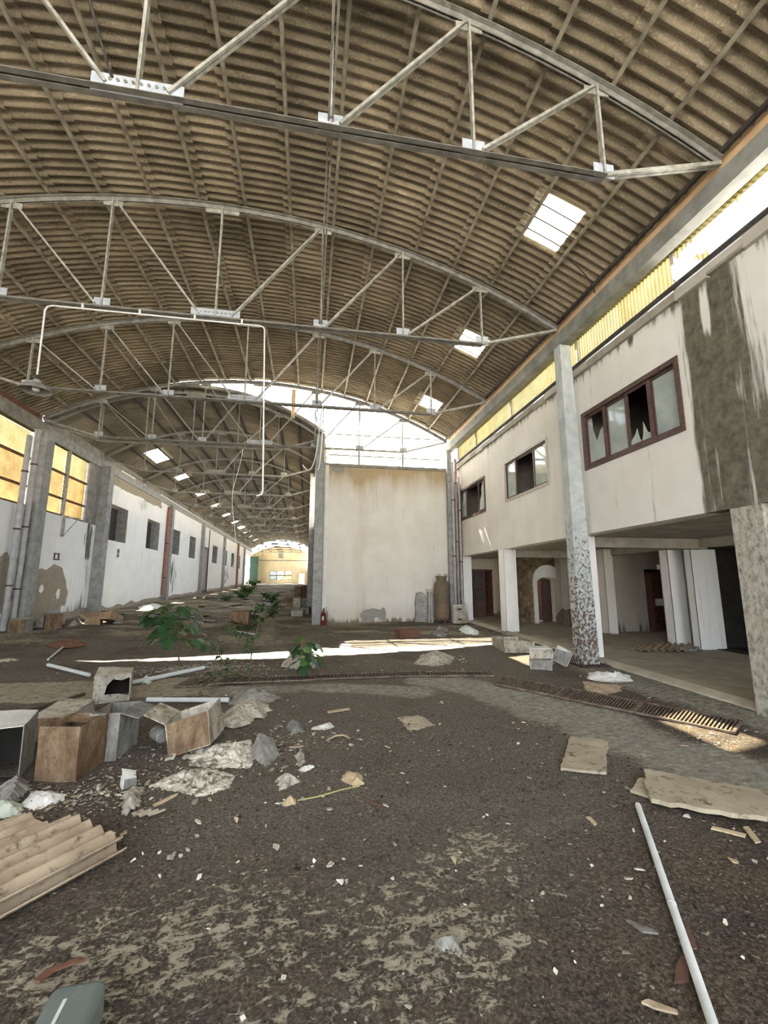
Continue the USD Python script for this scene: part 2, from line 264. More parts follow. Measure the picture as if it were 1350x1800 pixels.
# floor: screed ('bare'), dirt, and the pale washed strip ('wash')
mat('floor_dirt', {'g': ('geometry', {}), 'ba': ('attribute', {'attribute': 'bare'}), 'wa': ('attribute', {'attribute': 'wash'}), 'du': ('attribute', {'attribute': 'dust'}),
     'mp': ('mapping', {'rotation': (0, 0, -.62), 'scale': (.75, 1.2, 1)}), 'n1': ('noise_texture', {'scale': 15., 'detail': 7., 'roughness': .74, 'distortion': .7}), 'n2': ('noise_texture', {'scale': 55., 'detail': 5., 'roughness': .74}), 'n3': ('noise_texture', {'scale': 2.3, 'detail': 5., 'roughness': .65}),
     'm1': ('math', {'math_type': 'multiply_add', 'value2': 2.8, 'value3': -1.4}), 'a1': ('math', {'math_type': 'add'}), 'a2': ('math', {'math_type': 'multiply_add', 'value2': 1.3}), 'a3': ('math', {'math_type': 'subtract', 'value2': .65}), 's1': ('map_range', {'from_min': .34, 'from_max': .66, 'range_type': 'smoothstep', 'clamp': True}),
     'rd': ('rgb_ramp', {'ramp': [(.32, (.020, .015, .012)), (.46, (.055, .043, .034)), (.55, (.105, .085, .068)), (.64, (.16, .138, .11)), (.72, (.26, .23, .185))]}),
     'rt': ('rgb_ramp', {'ramp': [(.35, (.75, .78, .85)), (.65, (1.25, 1.12, 1.0))]}), 'mt': ('mix', {'mix_type': 'multiply', 'fac': 1.}),
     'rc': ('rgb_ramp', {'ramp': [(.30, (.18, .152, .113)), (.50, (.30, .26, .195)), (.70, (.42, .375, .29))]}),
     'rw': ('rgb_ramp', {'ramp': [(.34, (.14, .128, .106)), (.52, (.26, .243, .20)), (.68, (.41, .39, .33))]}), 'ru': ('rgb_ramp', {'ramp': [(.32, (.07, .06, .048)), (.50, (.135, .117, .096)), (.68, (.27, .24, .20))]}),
     'md': ('mix', {'mix_type': 'mix'}), 'mw': ('mix', {'mix_type': 'mix'}), 'mu': ('mix', {'mix_type': 'mix'}), 'uf': ('math', {'math_type': 'multiply', 'value2': .85}),
     'w1': ('math', {'math_type': 'multiply_add', 'value2': 1.2, 'value3': -.6}), 'w2': ('math', {'math_type': 'add'}), 'w3': ('map_range', {'from_min': .18, 'from_max': .95, 'range_type': 'smoothstep', 'clamp': True}),
     'bh': ('math', {'math_type': 'multiply_add', 'value2': .6}), 'bk': ('math', {'math_type': 'multiply', 'value2': -.9}), 'b2': ('math', {'math_type': 'add'}), 'b': ('bump', {'strength': .9, 'distance': .012}),
     'p': ('principled_bsdf', {'roughness': .95, 'specular_ior_level': .12})},
    [('g.position', 'mp.vector'), ('mp.vector', 'n1.vector'), ('g.position', 'n2.vector'), ('g.position', 'n3.vector'),
     ('n1.fac', 'm1.value1'), ('m1.value', 'a1.value1'), ('ba.fac', 'a1.value2'), ('n2.fac', 'a2.value1'), ('a1.value', 'a2.value3'), ('a2.value', 'a3.value1'), ('a3.value', 's1.value'),
     ('n2.fac', 'rd.fac'), ('n3.fac', 'rt.fac'), ('rd.color', 'mt.color1'), ('rt.color', 'mt.color2'), ('n1.fac', 'rc.fac'), ('n1.fac', 'rw.fac'), ('n2.fac', 'ru.fac'),
     ('du.fac', 'uf.value1'), ('uf.value', 'mu.fac'), ('mt.color', 'mu.color1'), ('ru.color', 'mu.color2'),
     ('mu.color', 'md.color1'), ('rc.color', 'md.color2'), ('s1.result', 'md.fac'),
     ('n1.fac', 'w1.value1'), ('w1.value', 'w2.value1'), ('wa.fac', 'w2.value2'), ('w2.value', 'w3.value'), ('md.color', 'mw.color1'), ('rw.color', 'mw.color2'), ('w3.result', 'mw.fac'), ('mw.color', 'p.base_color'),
     ('n2.fac', 'bh.value1'), ('n1.fac', 'bh.value3'), ('s1.result', 'bk.value1'), ('bh.value', 'b2.value1'), ('bk.value', 'b2.value2'), ('b2.value', 'b.height'), ('b.normal', 'p.normal')])

# ------------------------------------------------------------------ geometry of the halls
XC, RN, ZN = -1.77, 13.566, -4.946          # near vault: axis, radius and centre height of the truss top chords
FC, RF, ZF = -4.06, 7.646, 0.604            # far vault
TR = [3.86, 7.52, 11.18, 14.84]             # near trusses
XL, XR = -8.40, 5.30                        # left wall face, right facade face
YB, YE = 14.86, 68.1                        # back wall face, far end wall
D2 = 4.36
def vz(x, Y=0): return ZN+math.sqrt(RN**2-(x-XC)**2)
def fz(x): return ZF+math.sqrt(RF**2-(x-FC)**2)

def panel(o, u, v, n, U, V, step, holes=(), thick=.25, attrs=None, disp=None, vtop=None):
    """A wall slab: its front face at o + u*U + v*V is a grid carrying attributes, with openings, reveals, back and edges.
    vtop(a) gives the top edge height (in v) at u = a."""
    o, u, v, n = (np.asarray(k, float) for k in (o, u, v, n))
    def lines(L, cuts):
        c = sorted({0., L, *[min(max(x, 0), L) for x in cuts]}); out = [0.]
        for a, b in zip(c[:-1], c[1:]): out += list(np.linspace(a, b, max(1, int(math.ceil((b-a)/step)))+1)[1:])
        return np.array(out)
    us, vs = lines(U, [k for h in holes for k in h[:2]]), lines(V, [k for h in holes for k in h[2:]])
    A, B = np.meshgrid(us, vs, indexing='ij'); nu, nv = A.shape
    Bt = B*(np.array([vtop(a) for a in us])/V)[:, None] if vtop else B
    P = o+A[..., None]*u+Bt[..., None]*v
    at_ = attrs(P, A, Bt) if attrs else {}
    front = P + (disp(P, A, Bt, at_)[..., None]*n if disp else 0)
    back = P-thick*n
    idx = np.arange(nu*nv).reshape(nu, nv); uc, vc = (us[:-1]+us[1:])/2, (vs[:-1]+vs[1:])/2
    keep = np.ones((nu-1, nv-1), bool)
    for h in holes: keep &= ~((uc[:, None] > h[0]) & (uc[:, None] < h[1]) & (vc[None] > h[2]) & (vc[None] < h[3]))
    q = np.stack([idx[:-1, :-1], idx[1:, :-1], idx[1:, 1:], idx[:-1, 1:]], -1)[keep]
    flip = np.dot(np.cross(u, v), n) < 0
    F = [q[:, ::-1] if flip else q, (q if flip else q[:, ::-1])+nu*nv]
    side = []
    K = np.zeros((nu+1, nv+1), bool); K[1:-1, 1:-1] = keep
    for a in range(nu):
        for b in range(nv-1):
            if K[a, b+1] != K[a+1, b+1]: side.append([idx[a, b], idx[a, b+1], idx[a, b+1]+nu*nv, idx[a, b]+nu*nv])
    for b in range(nv):
        for a in range(nu-1):
            if K[a+1, b] != K[a+1, b+1]: side.append([idx[a, b], idx[a+1, b], idx[a+1, b]+nu*nv, idx[a, b]+nu*nv])
    V_ = np.vstack([front.reshape(-1, 3), back.reshape(-1, 3)])
    F = np.vstack(F+([np.array(side)] if side else []))
    m = trimesh.Trimesh(V_, np.vstack([F[:, [0, 1, 2]], F[:, [0, 2, 3]]]), process=False)
    base = {k: np.zeros(len(V_)) for k in ('stain', 'peel', 'grime')}
    for k, a in at_.items(): base[k][:nu*nv] = np.asarray(a).ravel(); base[k][nu*nv:] = np.asarray(a).ravel()
    return m, base
def blob(A, B, a, b, ra, rb, edge=.35, wob=.5, seed=0):
    """1 inside an uneven oval, 0 outside."""
    r = np.sqrt(((A-a)/ra)**2+((B-b)/rb)**2); w = (fbm(np.stack([A*2.2, B*2.2, A*0], -1), 4, seed)-.5)*2*wob
    return smoothstep(1+edge, 1-edge, r+w)

# ------------------------------------------------------------------ floor
def drains(): pass
def lane(px, w=1.0):   # pixels of a line on the floor -> distance function
    return sg.LineString([at(*p)[:2] for p in px])
def dist_to(line, X, Y):
    c = np.array(line.coords); d = np.full(X.shape, 1e9)
    for (x0, y0), (x1, y1) in zip(c[:-1], c[1:]):
        L2 = (x1-x0)**2+(y1-y0)**2+1e-12; t = np.clip(((X-x0)*(x1-x0)+(Y-y0)*(y1-y0))/L2, 0, 1)
        d = np.minimum(d, np.hypot(X-x0-t*(x1-x0), Y-y0-t*(y1-y0)))
    return d
xs = np.concatenate([np.linspace(-11, -6, 51)[:-1], np.linspace(-6, 5.42, 330)])
ys = [-8., -6, -4, -2, 0.0]; s_ = .032
while ys[-1] < 9: ys.append(ys[-1]+s_)
while ys[-1] < 16: ys.append(ys[-1]+.055)
while ys[-1] < 70: s_ = min(.5, s_*1.06+.004); ys.append(ys[-1]+s_)
ys = np.array(ys)
GX, GY = np.meshgrid(xs, ys, indexing='ij')
P3 = np.stack([GX, GY, GX*0], -1)
n_lo, n_mid, n_hi = fbm(P3*.45, 4, 3), fbm(P3*1.6, 4, 11), fbm(P3*6, 4, 21)
bare = np.full(GX.shape, .05)
def spot(px, py, rx, ry, val, rot=0):
    global bare
    c = at(px, py); dx, dy = GX-c[0], GY-c[1]; a = math.radians(rot)
    u, v = (dx*math.cos(a)+dy*math.sin(a))/rx, (-dx*math.sin(a)+dy*math.cos(a))/ry
    bare = np.maximum(bare, val*np.exp(-(u*u+v*v)))
for s in [(180, 1640, .42, .20, .62, 15), (380, 1700, .42, .16, .62, 20), (240, 1740, .30, .16, .6, 20), (560, 1600, .28, .12, .55, 0), (760, 1550, .30, .12, .52, -20), (850, 1480, .32, .18, .60, -25), (930, 1560, .3, .12, .5, -30),
          (640, 1740, .3, .16, .5, 40), (880, 1700, .25, .14, .5, 30), (100, 1720, .4, .18, .62, 20), (500, 1780, .3, .12, .55, 20), (420, 1560, .4, .15, .42, 20), (1000, 1640, .22, .12, .4, 0), (40, 1560, .5, .2, .5, 20), (300, 1660, 1.1, .50, .62, 12), (720, 1660, .9, .45, .54, 0), (820, 1500, .45, .38, .48, -20), (1050, 1700, .4, .3, .25, 0), (450, 1500, .7, .25, .24, 10)]: spot(*s)
bare += (n_mid-.5)*.35
far_ = smoothstep(7.5, 14, GY)
n_str = fbm(np.stack([GX*.8+GY*.3, GY*1.5, GX*0], -1), 4, 31)
bare += far_*(.34+(n_lo-.5)*.9+(n_str-.5)*1.9)
strip = smoothstep(0, .08, GX+6.5)*0
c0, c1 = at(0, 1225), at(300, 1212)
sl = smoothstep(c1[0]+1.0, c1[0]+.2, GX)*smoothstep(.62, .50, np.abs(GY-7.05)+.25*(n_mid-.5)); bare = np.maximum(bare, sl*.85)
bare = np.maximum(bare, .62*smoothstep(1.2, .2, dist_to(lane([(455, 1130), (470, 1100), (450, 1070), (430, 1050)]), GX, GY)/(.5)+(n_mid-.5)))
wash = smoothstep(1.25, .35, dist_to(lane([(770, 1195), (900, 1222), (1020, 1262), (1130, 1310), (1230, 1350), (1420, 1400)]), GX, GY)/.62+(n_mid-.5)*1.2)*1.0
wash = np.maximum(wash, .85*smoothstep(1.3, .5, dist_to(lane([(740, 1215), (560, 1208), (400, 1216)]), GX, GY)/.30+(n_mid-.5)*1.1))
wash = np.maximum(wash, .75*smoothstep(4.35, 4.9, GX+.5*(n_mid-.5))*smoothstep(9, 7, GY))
dust = np.maximum(.95*smoothstep(5.2, 7.5, GY+1.2*(n_lo-.5))*(.55+.9*n_mid), 0)
dust = np.maximum(dust, smoothstep(1.6, .5, np.hypot((GX-1.0)/2.6, (GY-4.6)/2.3)+(n_lo-.5)*.9))
dust = np.clip(dust*(.55+1.1*(n_mid-.1)), 0, 1)
hgt = (n_mid-.5)*.03+(n_hi-.5)*.014
hgt *= (1-.7*np.clip(bare, 0, 1))*(1-.6*wash)
hgt += far_*(n_mid-.45)*.08*smoothstep(2, -4, np.abs(GX+4)-6)
edge = smoothstep(-8.35, -7.9, GX); hgt *= edge
zz = SLOPE*np.clip(GY, -8, 70)+hgt
nu, nv = GX.shape; idx = np.arange(nu*nv).reshape(nu, nv)
q = np.stack([idx[:-1, :-1], idx[1:, :-1], idx[1:, 1:], idx[:-1, 1:]], -1).reshape(-1, 4)
fl_ = trimesh.Trimesh(np.stack([GX, GY, zz], -1).reshape(-1, 3), np.vstack([q[:, [0, 1, 2]], q[:, [0, 2, 3]]]), process=False)
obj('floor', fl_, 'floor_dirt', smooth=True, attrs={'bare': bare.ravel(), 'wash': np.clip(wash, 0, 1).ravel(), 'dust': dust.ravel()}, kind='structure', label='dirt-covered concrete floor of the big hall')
# raised portico floor with its kerb, and the yard outside
pf = []
ysp = np.linspace(-8, 15.6, 60)
mbp = MB()
for a, b in zip(ysp[:-1], ysp[1:]):
    for x0, x1, d0, d1 in ((5.42, 5.56, .0, .075), (5.56, 10.6, .075, .075)):
        mbp.add([[x0, a, SLOPE*a+d0-.01], [x1, a, SLOPE*a+d1], [x1, b, SLOPE*b+d1], [x0, b, SLOPE*b+d0-.01]], [[0, 1, 2, 3]])
mbp.build('trim_1', 'slab_concrete', kind='structure', label='raised concrete floor and kerb under the upper storey')
yd = MB()
yd.span((-90, -90, -.30), (90, -8, -.25)).span((-90, -8, -.30), (-11, 70, -.2)).span((12.6, -8, -.3), (90, 70, -.25)).span((-90, 68.6, 1.2), (90, 160, 1.25))
yd.build('trim_2', 'yard', kind='structure', label='paved yard around the hall')

# ------------------------------------------------------------------ right facade (upper storey over a portico)
def fac_attr(P, A, B):   # A = Y + 8, B = z - 2.6
    Y, z = P[..., 1], P[..., 2]
    x = Y+.16*(fbm(np.stack([Y*0, Y*1.1, z*.8], -1), 3, 5)-.5)
    right = 3.72+.10*(z-2.6)
    st = smoothstep(5.08, 4.93, x)*smoothstep(right-.05, right+.25, x)
    st = st*np.clip(.42+.95*fbm(np.stack([Y*0, Y*5.5, z*.45], -1), 4, 15), 0, 1)
    st *= 1-.95*blob(Y, z, 4.62, 5.35, .07, .42, .5, .3, 3)-.45*blob(Y, z, 4.25, 4.6, .06, .9, .6, .5, 4)
    st = np.maximum(st, .75*smoothstep(3.72, 3.5, x)*smoothstep(3.6, 2.6, z))
    st = np.maximum(st, .55*smoothstep(5.55, 5.85, z)*(.4+fbm(np.stack([Y*0, Y*2, z*3], -1), 3, 8)))
    pe = .6*smoothstep(5.50, 5.6, z)*(fbm(np.stack([Y*0, Y*1.5, z*5], -1), 4, 9))
    gr = .30+.35*smoothstep(9, 15, Y)*smoothstep(4.6, 3.2, np.abs(z-4.2)+2.6)
    return {'stain': np.clip(st, 0, 1), 'peel': pe, 'grime': gr*smoothstep(5, 9, Y)}
WINS = [(5.14, 7.42, 3.85, 4.97), (8.75, 10.95, 3.88, 4.96), (12.34, 14.58, 3.86, 4.93), (1.3, 3.62, 3.86, 4.96)]
holes = [(a+8, b+8, c-2.6, d-2.6) for a, b, c, d in WINS]
m, at_ = panel((XR, -8, 2.6), (0, 1, 0), (0, 0, 1), (-1, 0, 0), 23.3, 3.2, .07, holes, .22, fac_attr)
obj('wall_right', m, 'wall_facade', attrs=at_, kind='structure', label='white upper-storey wall with dark damp streaks over the portico')
ub = MB()   # rooms behind: floor slab, roof, back, ends
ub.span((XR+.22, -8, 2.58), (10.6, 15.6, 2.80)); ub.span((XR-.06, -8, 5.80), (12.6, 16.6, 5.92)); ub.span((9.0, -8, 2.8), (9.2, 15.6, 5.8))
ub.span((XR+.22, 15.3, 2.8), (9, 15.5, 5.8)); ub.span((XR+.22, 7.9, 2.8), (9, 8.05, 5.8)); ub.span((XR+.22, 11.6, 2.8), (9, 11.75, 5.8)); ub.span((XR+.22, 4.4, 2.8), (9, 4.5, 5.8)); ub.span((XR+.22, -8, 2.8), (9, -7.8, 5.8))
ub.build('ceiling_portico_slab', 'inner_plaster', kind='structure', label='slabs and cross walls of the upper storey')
obj('trim_3', span((XR+.25, -8, 5.92), (12.6, 16.6, 5.96)), 'roof_flat', kind='structure', label='flat roof over the upper storey')
# windows of the upper storey
def shard(pts, t=.004):   # polygon in (y, z) -> slab at x
    m = trimesh.creation.extrude_polygon(sg.Polygon(pts), t, engine='earcut')
    m.vertices = m.vertices[:, [2, 0, 1]]; return m
def sash(w, y0, y1, z0, z1, x, fm='frame_brown', t=.045, glass=None, gm='dusty_glass'):
    f = MB()
    f.span((x-.02, y0, z0), (x+.02, y0+t, z1)).span((x-.02, y1-t, z0), (x+.02, y1, z1)).span((x-.02, y0+t, z0), (x+.02, y1-t, z0+t)).span((x-.02, y0+t, z1-t), (x+.02, y1-t, z1))
    s = f.build('sash', fm, w)
    if glass == 'full': glass = [(y0+t, z0+t), (y1-t, z0+t), (y1-t, z1-t), (y0+t, z1-t)]
    for g in (glass if glass and isinstance(glass[0], list) else [glass] if glass else []):
        mm = shard(g); mm.apply_translation((x, 0, 0)); obj('pane', mm, gm, s)
def outer_frame(w, y0, y1, z0, z1, fm, t=.06, d=.10):
    f = MB(); x = XR
    f.span((x-.02, y0-.02, z0-.02), (x+d, y0+t, z1+.02)).span((x-.02, y1-t, z0-.02), (x+d, y1+.02, z1+.02)).span((x-.025, y0+t, z0-.02), (x+d, y1-t, z0+t)).span((x-.02, y0+t, z1-t), (x+d, y1-t, z1+.02))
    f.build('window_frame', fm, w)
y0, y1, z0, z1 = WINS[0]
w1 = thing('window_1', 'brown four-light window with broken panes nearest the damp streaks', kind='structure')
outer_frame(w1, y0, y1, z0, z1, 'frame_brown')
q = np.linspace(y1-.06, y0+.06, 5); zi0, zi1 = z0+.06, z1-.06
sash(w1, q[1], q[0], zi0, zi1, XR+.04, glass=[(q[1]+.045, zi0+.045), (q[0]-.045, zi0+.045), (q[0]-.045, zi1-.10), (q[0]-.17, zi1-.30), (q[0]-.27, zi0+.42), (q[1]+.15, zi0+.60), (q[1]+.045, zi0+.66)])
sash(w1, q[2], q[1], zi0, zi1, XR+.07, glass='full')
sash(w1, q[3], q[2], zi0, zi1, XR+.04, glass=[[(q[2]-.045, zi0+.045), (q[2]-.045, zi0+.12), (q[2]-.14, zi0+.20), (q[2]-.20, zi0+.30), (q[2]-.24, zi0+.12), (q[2]-.27, zi0+.045)], [(q[3]+.045, zi0+.045), (q[3]+.045, zi0+.13), (q[3]+.12, zi0+.16), (q[3]+.20, zi0+.37), (q[3]+.22, zi0+.16), (q[3]+.26, zi0+.045)]])
sash(w1, q[4], q[3], zi0, zi1, XR+.07, glass='full')
y0, y1, z0, z1 = WINS[1]
w2 = thing('window_2', 'three-light window with its middle light slid open', kind='structure')
outer_frame(w2, y0, y1, z0, z1, 'frame_pale', .04)
sash(w2, y1-.62, y1-.04, z0+.04, z1-.04, XR+.04, 'frame_brown', .05, 'full'); sash(w2, y0+.04, y0+.70, z0+.04, z1-.04, XR+.04, 'frame_brown', .05, 'full'); 
y0, y1, z0, z1 = WINS[2]
w3 = thing('window_3', 'broken three-light window nearest the back wall', kind='structure')
outer_frame(w3, y0, y1, z0, z1, 'frame_brown', .05)
sash(w3, y1-.60, y1-.05, z0+.05, z1-.05, XR+.04, 'frame_brown', .05, [(y1-.55, z0+.1), (y1-.10, z0+.1), (y1-.10, z0+.55), (y1-.2, z0+.75), (y1-.3, z1-.1), (y1-.55, z1-.1)])
sash(w3, y0+.05, y0+.62, z0+.05, z1-.05, XR+.04, 'frame_brown', .05, [(y0+.1, z0+.1), (y0+.57, z0+.1), (y0+.50, z0+.42), (y0+.36, z0+.60), (y0+.40, z1-.30), (y0+.28, z1-.1), (y0+.1, z1-.1)])
y0, y1, z0, z1 = WINS[3]
w4 = thing('window_4', 'brown window cut by the right edge of the view', kind='structure'); outer_frame(w4, y0, y1, z0, z1, 'frame_brown')
sash(w4, y0+.06, (y0+y1)/2, z0+.06, z1-.06, XR+.05, glass='full'); sash(w4, (y0+y1)/2, y1-.06, z0+.06, z1-.06, XR+.05, glass='full')

# clerestory strip over the right facade
def corr_panel(y0, y1, z0, z1, x, pitch=.076, amp=.009, cut=None, axis='y'):
    n = max(2, int((y1-y0)/pitch*6)); k = 10 if cut else 1
    yy = np.linspace(y0, y1, n+1); zz_ = np.linspace(z0, z1, k+1); Y, Z = np.meshgrid(yy, zz_, indexing='ij'); X = x+amp*np.cos(2*np.pi*Y/pitch)
    v = np.stack([X, Y, Z], -1).reshape(-1, 3) if axis == 'y' else np.stack([Y, X, Z], -1).reshape(-1, 3)
    i = np.arange((n+1)*(k+1)).reshape(n+1, k+1); f = np.stack([i[:-1, :-1], i[1:, :-1], i[1:, 1:], i[:-1, 1:]], -1)
    if cut is not None:
        c = cut((Y[:-1, :-1]+Y[1:, 1:])/2, (Z[:-1, :-1]+Z[1:, 1:])/2); f = f[c]
    f = f.reshape(-1, 4); return MB().add(v, f)
cw = thing('window_5', 'long strip of yellowed translucent sheet above the white upper wall', kind='structure')
fr = MB()
MULL = [1.6, 5.03, 7.45, 10.43, 12.98, 14.7]
for y in MULL: obj('mullion', span((5.30, y-.03, 5.98), (5.38, y+.03, 6.72)), 'steel', cw)
obj('top_rail', span((5.29, -8, 6.60), (5.37, 14.8, 6.70)), 'grp_pale', cw)
obj('bottom_rail', MB().tube([(5.27, -8, 6.03), (5.27, 14.8, 6.03)], .04, 8), 'dark_gap', cw)
torn = lambda Y, Z: (Z > 6.60+.05*np.sin(Y*9)) | (Y > 4.72+.25*np.sin(Z*11)+.9*(Z-6.35)*0+.06*np.sin(Y*40)) & (Z > 6.52-.9*(5.0-Y)) | (Y < 2.4)
for a, b in zip(MULL[1:-1], MULL[2:]):
    k = max(1, round((b-a)/1.25))
    for i in range(k):
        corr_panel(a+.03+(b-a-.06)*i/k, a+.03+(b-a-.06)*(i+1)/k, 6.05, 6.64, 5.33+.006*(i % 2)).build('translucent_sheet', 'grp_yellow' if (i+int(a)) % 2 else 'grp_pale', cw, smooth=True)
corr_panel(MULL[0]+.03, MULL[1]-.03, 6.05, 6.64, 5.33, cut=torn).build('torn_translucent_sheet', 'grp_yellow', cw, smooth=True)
# white ledge on top of the wall
lg = MB()
for k in range(44):
    a = -8+k*.52; lg.span((XR-.05-.02*rnd.random(), a, 5.84-.06*rnd.random()), (XR+.1, a+.52, 5.97-.03*rnd.random()))
lg.build('trim_4', 'wall_dim', kind='structure', label='crumbling ledge along the top of the upper wall')
# eave beam and tan board
obj('trim_5', span((4.92, -8, 6.46), (5.12, 14.8, 6.73)), 'beam_grey', kind='structure', label='grey eave beam carried by the columns on the right')
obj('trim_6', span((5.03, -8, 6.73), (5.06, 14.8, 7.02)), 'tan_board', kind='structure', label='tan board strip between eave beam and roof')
obj('trim_7', span((4.90, -8, 6.93), (4.95, 14.9, 6.99)), 'dark_gap', kind='structure', label='dark edge angle under the right roof edge')

# portico: pillars, inner walls
def pillar_attrs(peel_h):
    def f(P, A, B): return {'peel': .75*smoothstep(peel_h+.12, peel_h-.08, B+.25*(fbm(np.stack([A*3, B*3, A*0], -1), 3, 2)-.5)), 'grime': .25+0*A}
    return f
def pillar(name, label, x0, x1, y0, y1, z0, z1, material='wall_paint', peel_h=.15, parent=None, **kw):
    mb = []; A_ = {'stain': [], 'peel': [], 'grime': []}
    V_, F_, n0 = [], [], 0
    for o, u, n, L in (((x0, y0, z0), (0, 1, 0), (-1, 0, 0), y1-y0), ((x0, y0-.002, z0), (1, 0, 0), (0, -1, 0), x1-x0), ((x1, y0, z0), (0, 1, 0), (1, 0, 0), y1-y0), ((x0, y1+.002, z0), (1, 0, 0), (0, 1, 0), x1-x0)):
        m, a = panel(o, u, (0, 0, 1), n, L, z1-z0, .06, (), .02, pillar_attrs(peel_h))
        V_.append(m.vertices); F_.append(m.faces+n0); n0 += len(m.vertices)
        for k in A_: A_[k].append(a[k])
    m = trimesh.Trimesh(np.vstack(V_), np.vstack(F_), process=False)
    return obj(name, m, material, parent, attrs={k: np.concatenate(v) for k, v in A_.items()}, label=label, **kw)
pillar('pillar', 'white square portico pillar with chipped foot, left of the flaking steel column', 5.31, 5.66, 11.25, 11.62, .28, 2.6, cat='pillar', peel_h=.14)
pillar('pillar', 'white square portico pillar just behind the flaking steel column', 5.31, 5.62, 7.78, 8.10, .18, 2.6, cat='pillar', peel_h=.12)
obj('pillar', span((5.31, 4.24, .08), (5.72, 4.64, 2.6)), 'rough_render', label='rough grey mottled pillar at the right edge of the view', cat='pillar')
pillar('pillar', 'white pillar at the end of the portico beside the drain pipes', 5.31, 5.62, 14.5, 14.84, .3, 2.6, cat='pillar', peel_h=.1)
def inner(P, A, B): return {'peel': .9*smoothstep(.55, .30, B+.8*(fbm(np.stack([P[..., 0]*1.5, P[..., 1]*1.5, B*1.2], -1), 4, 6)-.5)), 'grime': .6+0*A, 'stain': .3*smoothstep(1.0, .2, B)}
# wall with the brown double door
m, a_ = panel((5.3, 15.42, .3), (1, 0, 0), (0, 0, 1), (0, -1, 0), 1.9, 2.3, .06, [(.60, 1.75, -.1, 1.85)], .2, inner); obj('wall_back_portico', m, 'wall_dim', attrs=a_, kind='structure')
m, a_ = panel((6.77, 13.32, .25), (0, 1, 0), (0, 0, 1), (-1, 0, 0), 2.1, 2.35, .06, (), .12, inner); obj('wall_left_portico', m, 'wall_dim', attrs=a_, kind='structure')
# rubble wall with the arched recess
rw = trimesh.creation.extrude_polygon(sg.Polygon([(6.75, .25), (8.35, .25), (8.35, 2.6), (6.75, 2.6)]).difference(sg.Polygon([(7.30, .2), (8.14, .2), (8.14, 1.7)]+[(7.72+.42*math.cos(t), 1.75+.38*math.sin(t)) for t in np.linspace(0, math.pi, 14)]+[(7.30, 1.7)])), .35, engine='earcut')
rw.vertices = rw.vertices[:, [0, 2, 1]]*[1, 1, 1]+[0, 13.25, 0]; rw.invert()
obj('wall_stone', rw.subdivide(), 'rubble', kind='structure', label='bare rubble wall round the arched doorway under the portico')
ar = sg.Polygon([(7.20, .25), (8.24, .25), (8.24, 1.72)]+[(7.72+.52*math.cos(t), 1.76+.50*math.sin(t)) for t in np.linspace(0, math.pi, 18)]+[(7.20, 1.72)])
ai = sg.Polygon([(7.34, .2), (8.10, .2), (8.10, 1.70)]+[(7.72+.38*math.cos(t), 1.70+.17*math.sin(t)) for t in np.linspace(0, math.pi, 18)]+[(7.34, 1.70)])
am = trimesh.creation.extrude_polygon(ar.difference(ai), .5, engine='earcut'); am.vertices = am.vertices[:, [0, 2, 1]]+[0, 13.20, 0]; am.invert()
obj('trim_8', am, 'white_plaster', kind='structure', label='white plaster arch surround of the doorway')
d1 = thing('door_1', 'dark brown door leaf standing in the white arched doorway', kind='structure')
obj('door_leaf', span((7.72, 13.62, .33), (8.05, 13.66, 1.80)), 'wood_dark', d1); obj('door_panel', span((7.77, 13.605, .45), (8.0, 13.62, 1.0)), 'frame_brown', d1); obj('door_panel', span((7.77, 13.605, 1.1), (8.0, 13.62, 1.7)), 'frame_brown', d1)
obj('wall_back_arch', span((7.0, 14.2, .25), (8.6, 14.3, 2.6)), 'wood_dark', kind='structure')
m, a_ = panel((7.34, 13.70, .3), (0, 1, 0), (0, 0, 1), (1, 0, 0), .5, 1.9, .06, (), .05, inner); obj('wall_arch_jamb', m, 'wall_dim', attrs=a_, kind='structure')
d2 = thing('door_2', 'dark brown panelled double door beneath the portico near the drain pipes', kind='structure')
obj('door_frame', MB().span((5.88, 15.36, .38), (5.96, 15.5, 2.18)).span((6.98, 15.36, .38), (7.06, 15.5, 2.18)).span((5.88, 15.36, 2.12), (7.06, 15.5, 2.18)), 'frame_brown', d2)
lf = obj('door_leaf', span((5.96, 15.42, .38), (6.50, 15.47, 2.12)), 'wood_dark', d2)
for za, zb in ((.46, .72), (.78, .98)): obj('door_panel', span((6.04, 15.405, za), (6.42, 15.42, zb)), 'frame_brown', lf)
for za, zb in ((1.04, 1.52), (1.58, 2.06)): obj('door_glass', span((6.04, 15.41, za), (6.42, 15.42, zb)), 'dark_gap', lf)
ang = MB().bar((7.0, 15.44, .40), (6.62, 15.95, .40), .05, 1.7); ang.v[-1] += [0, 0, .85]
ang.build('door_leaf', 'wood_dark', d2)
obj('wall_back_hallway', MB().span((5.2, 16.9, .3), (9, 17.0, 2.7)).span((5.1, 15.2, .3), (5.3, 17, 2.7)).span((8.6, 15.3, .3), (8.8, 17, 2.7)).span((5.1, 15.6, 2.58), (9, 17, 2.8)).span((5.1, 15.5, .2), (9, 17, .4)), 'soot', kind='structure')  # hallway faces coloured near-black to paint in its darkness
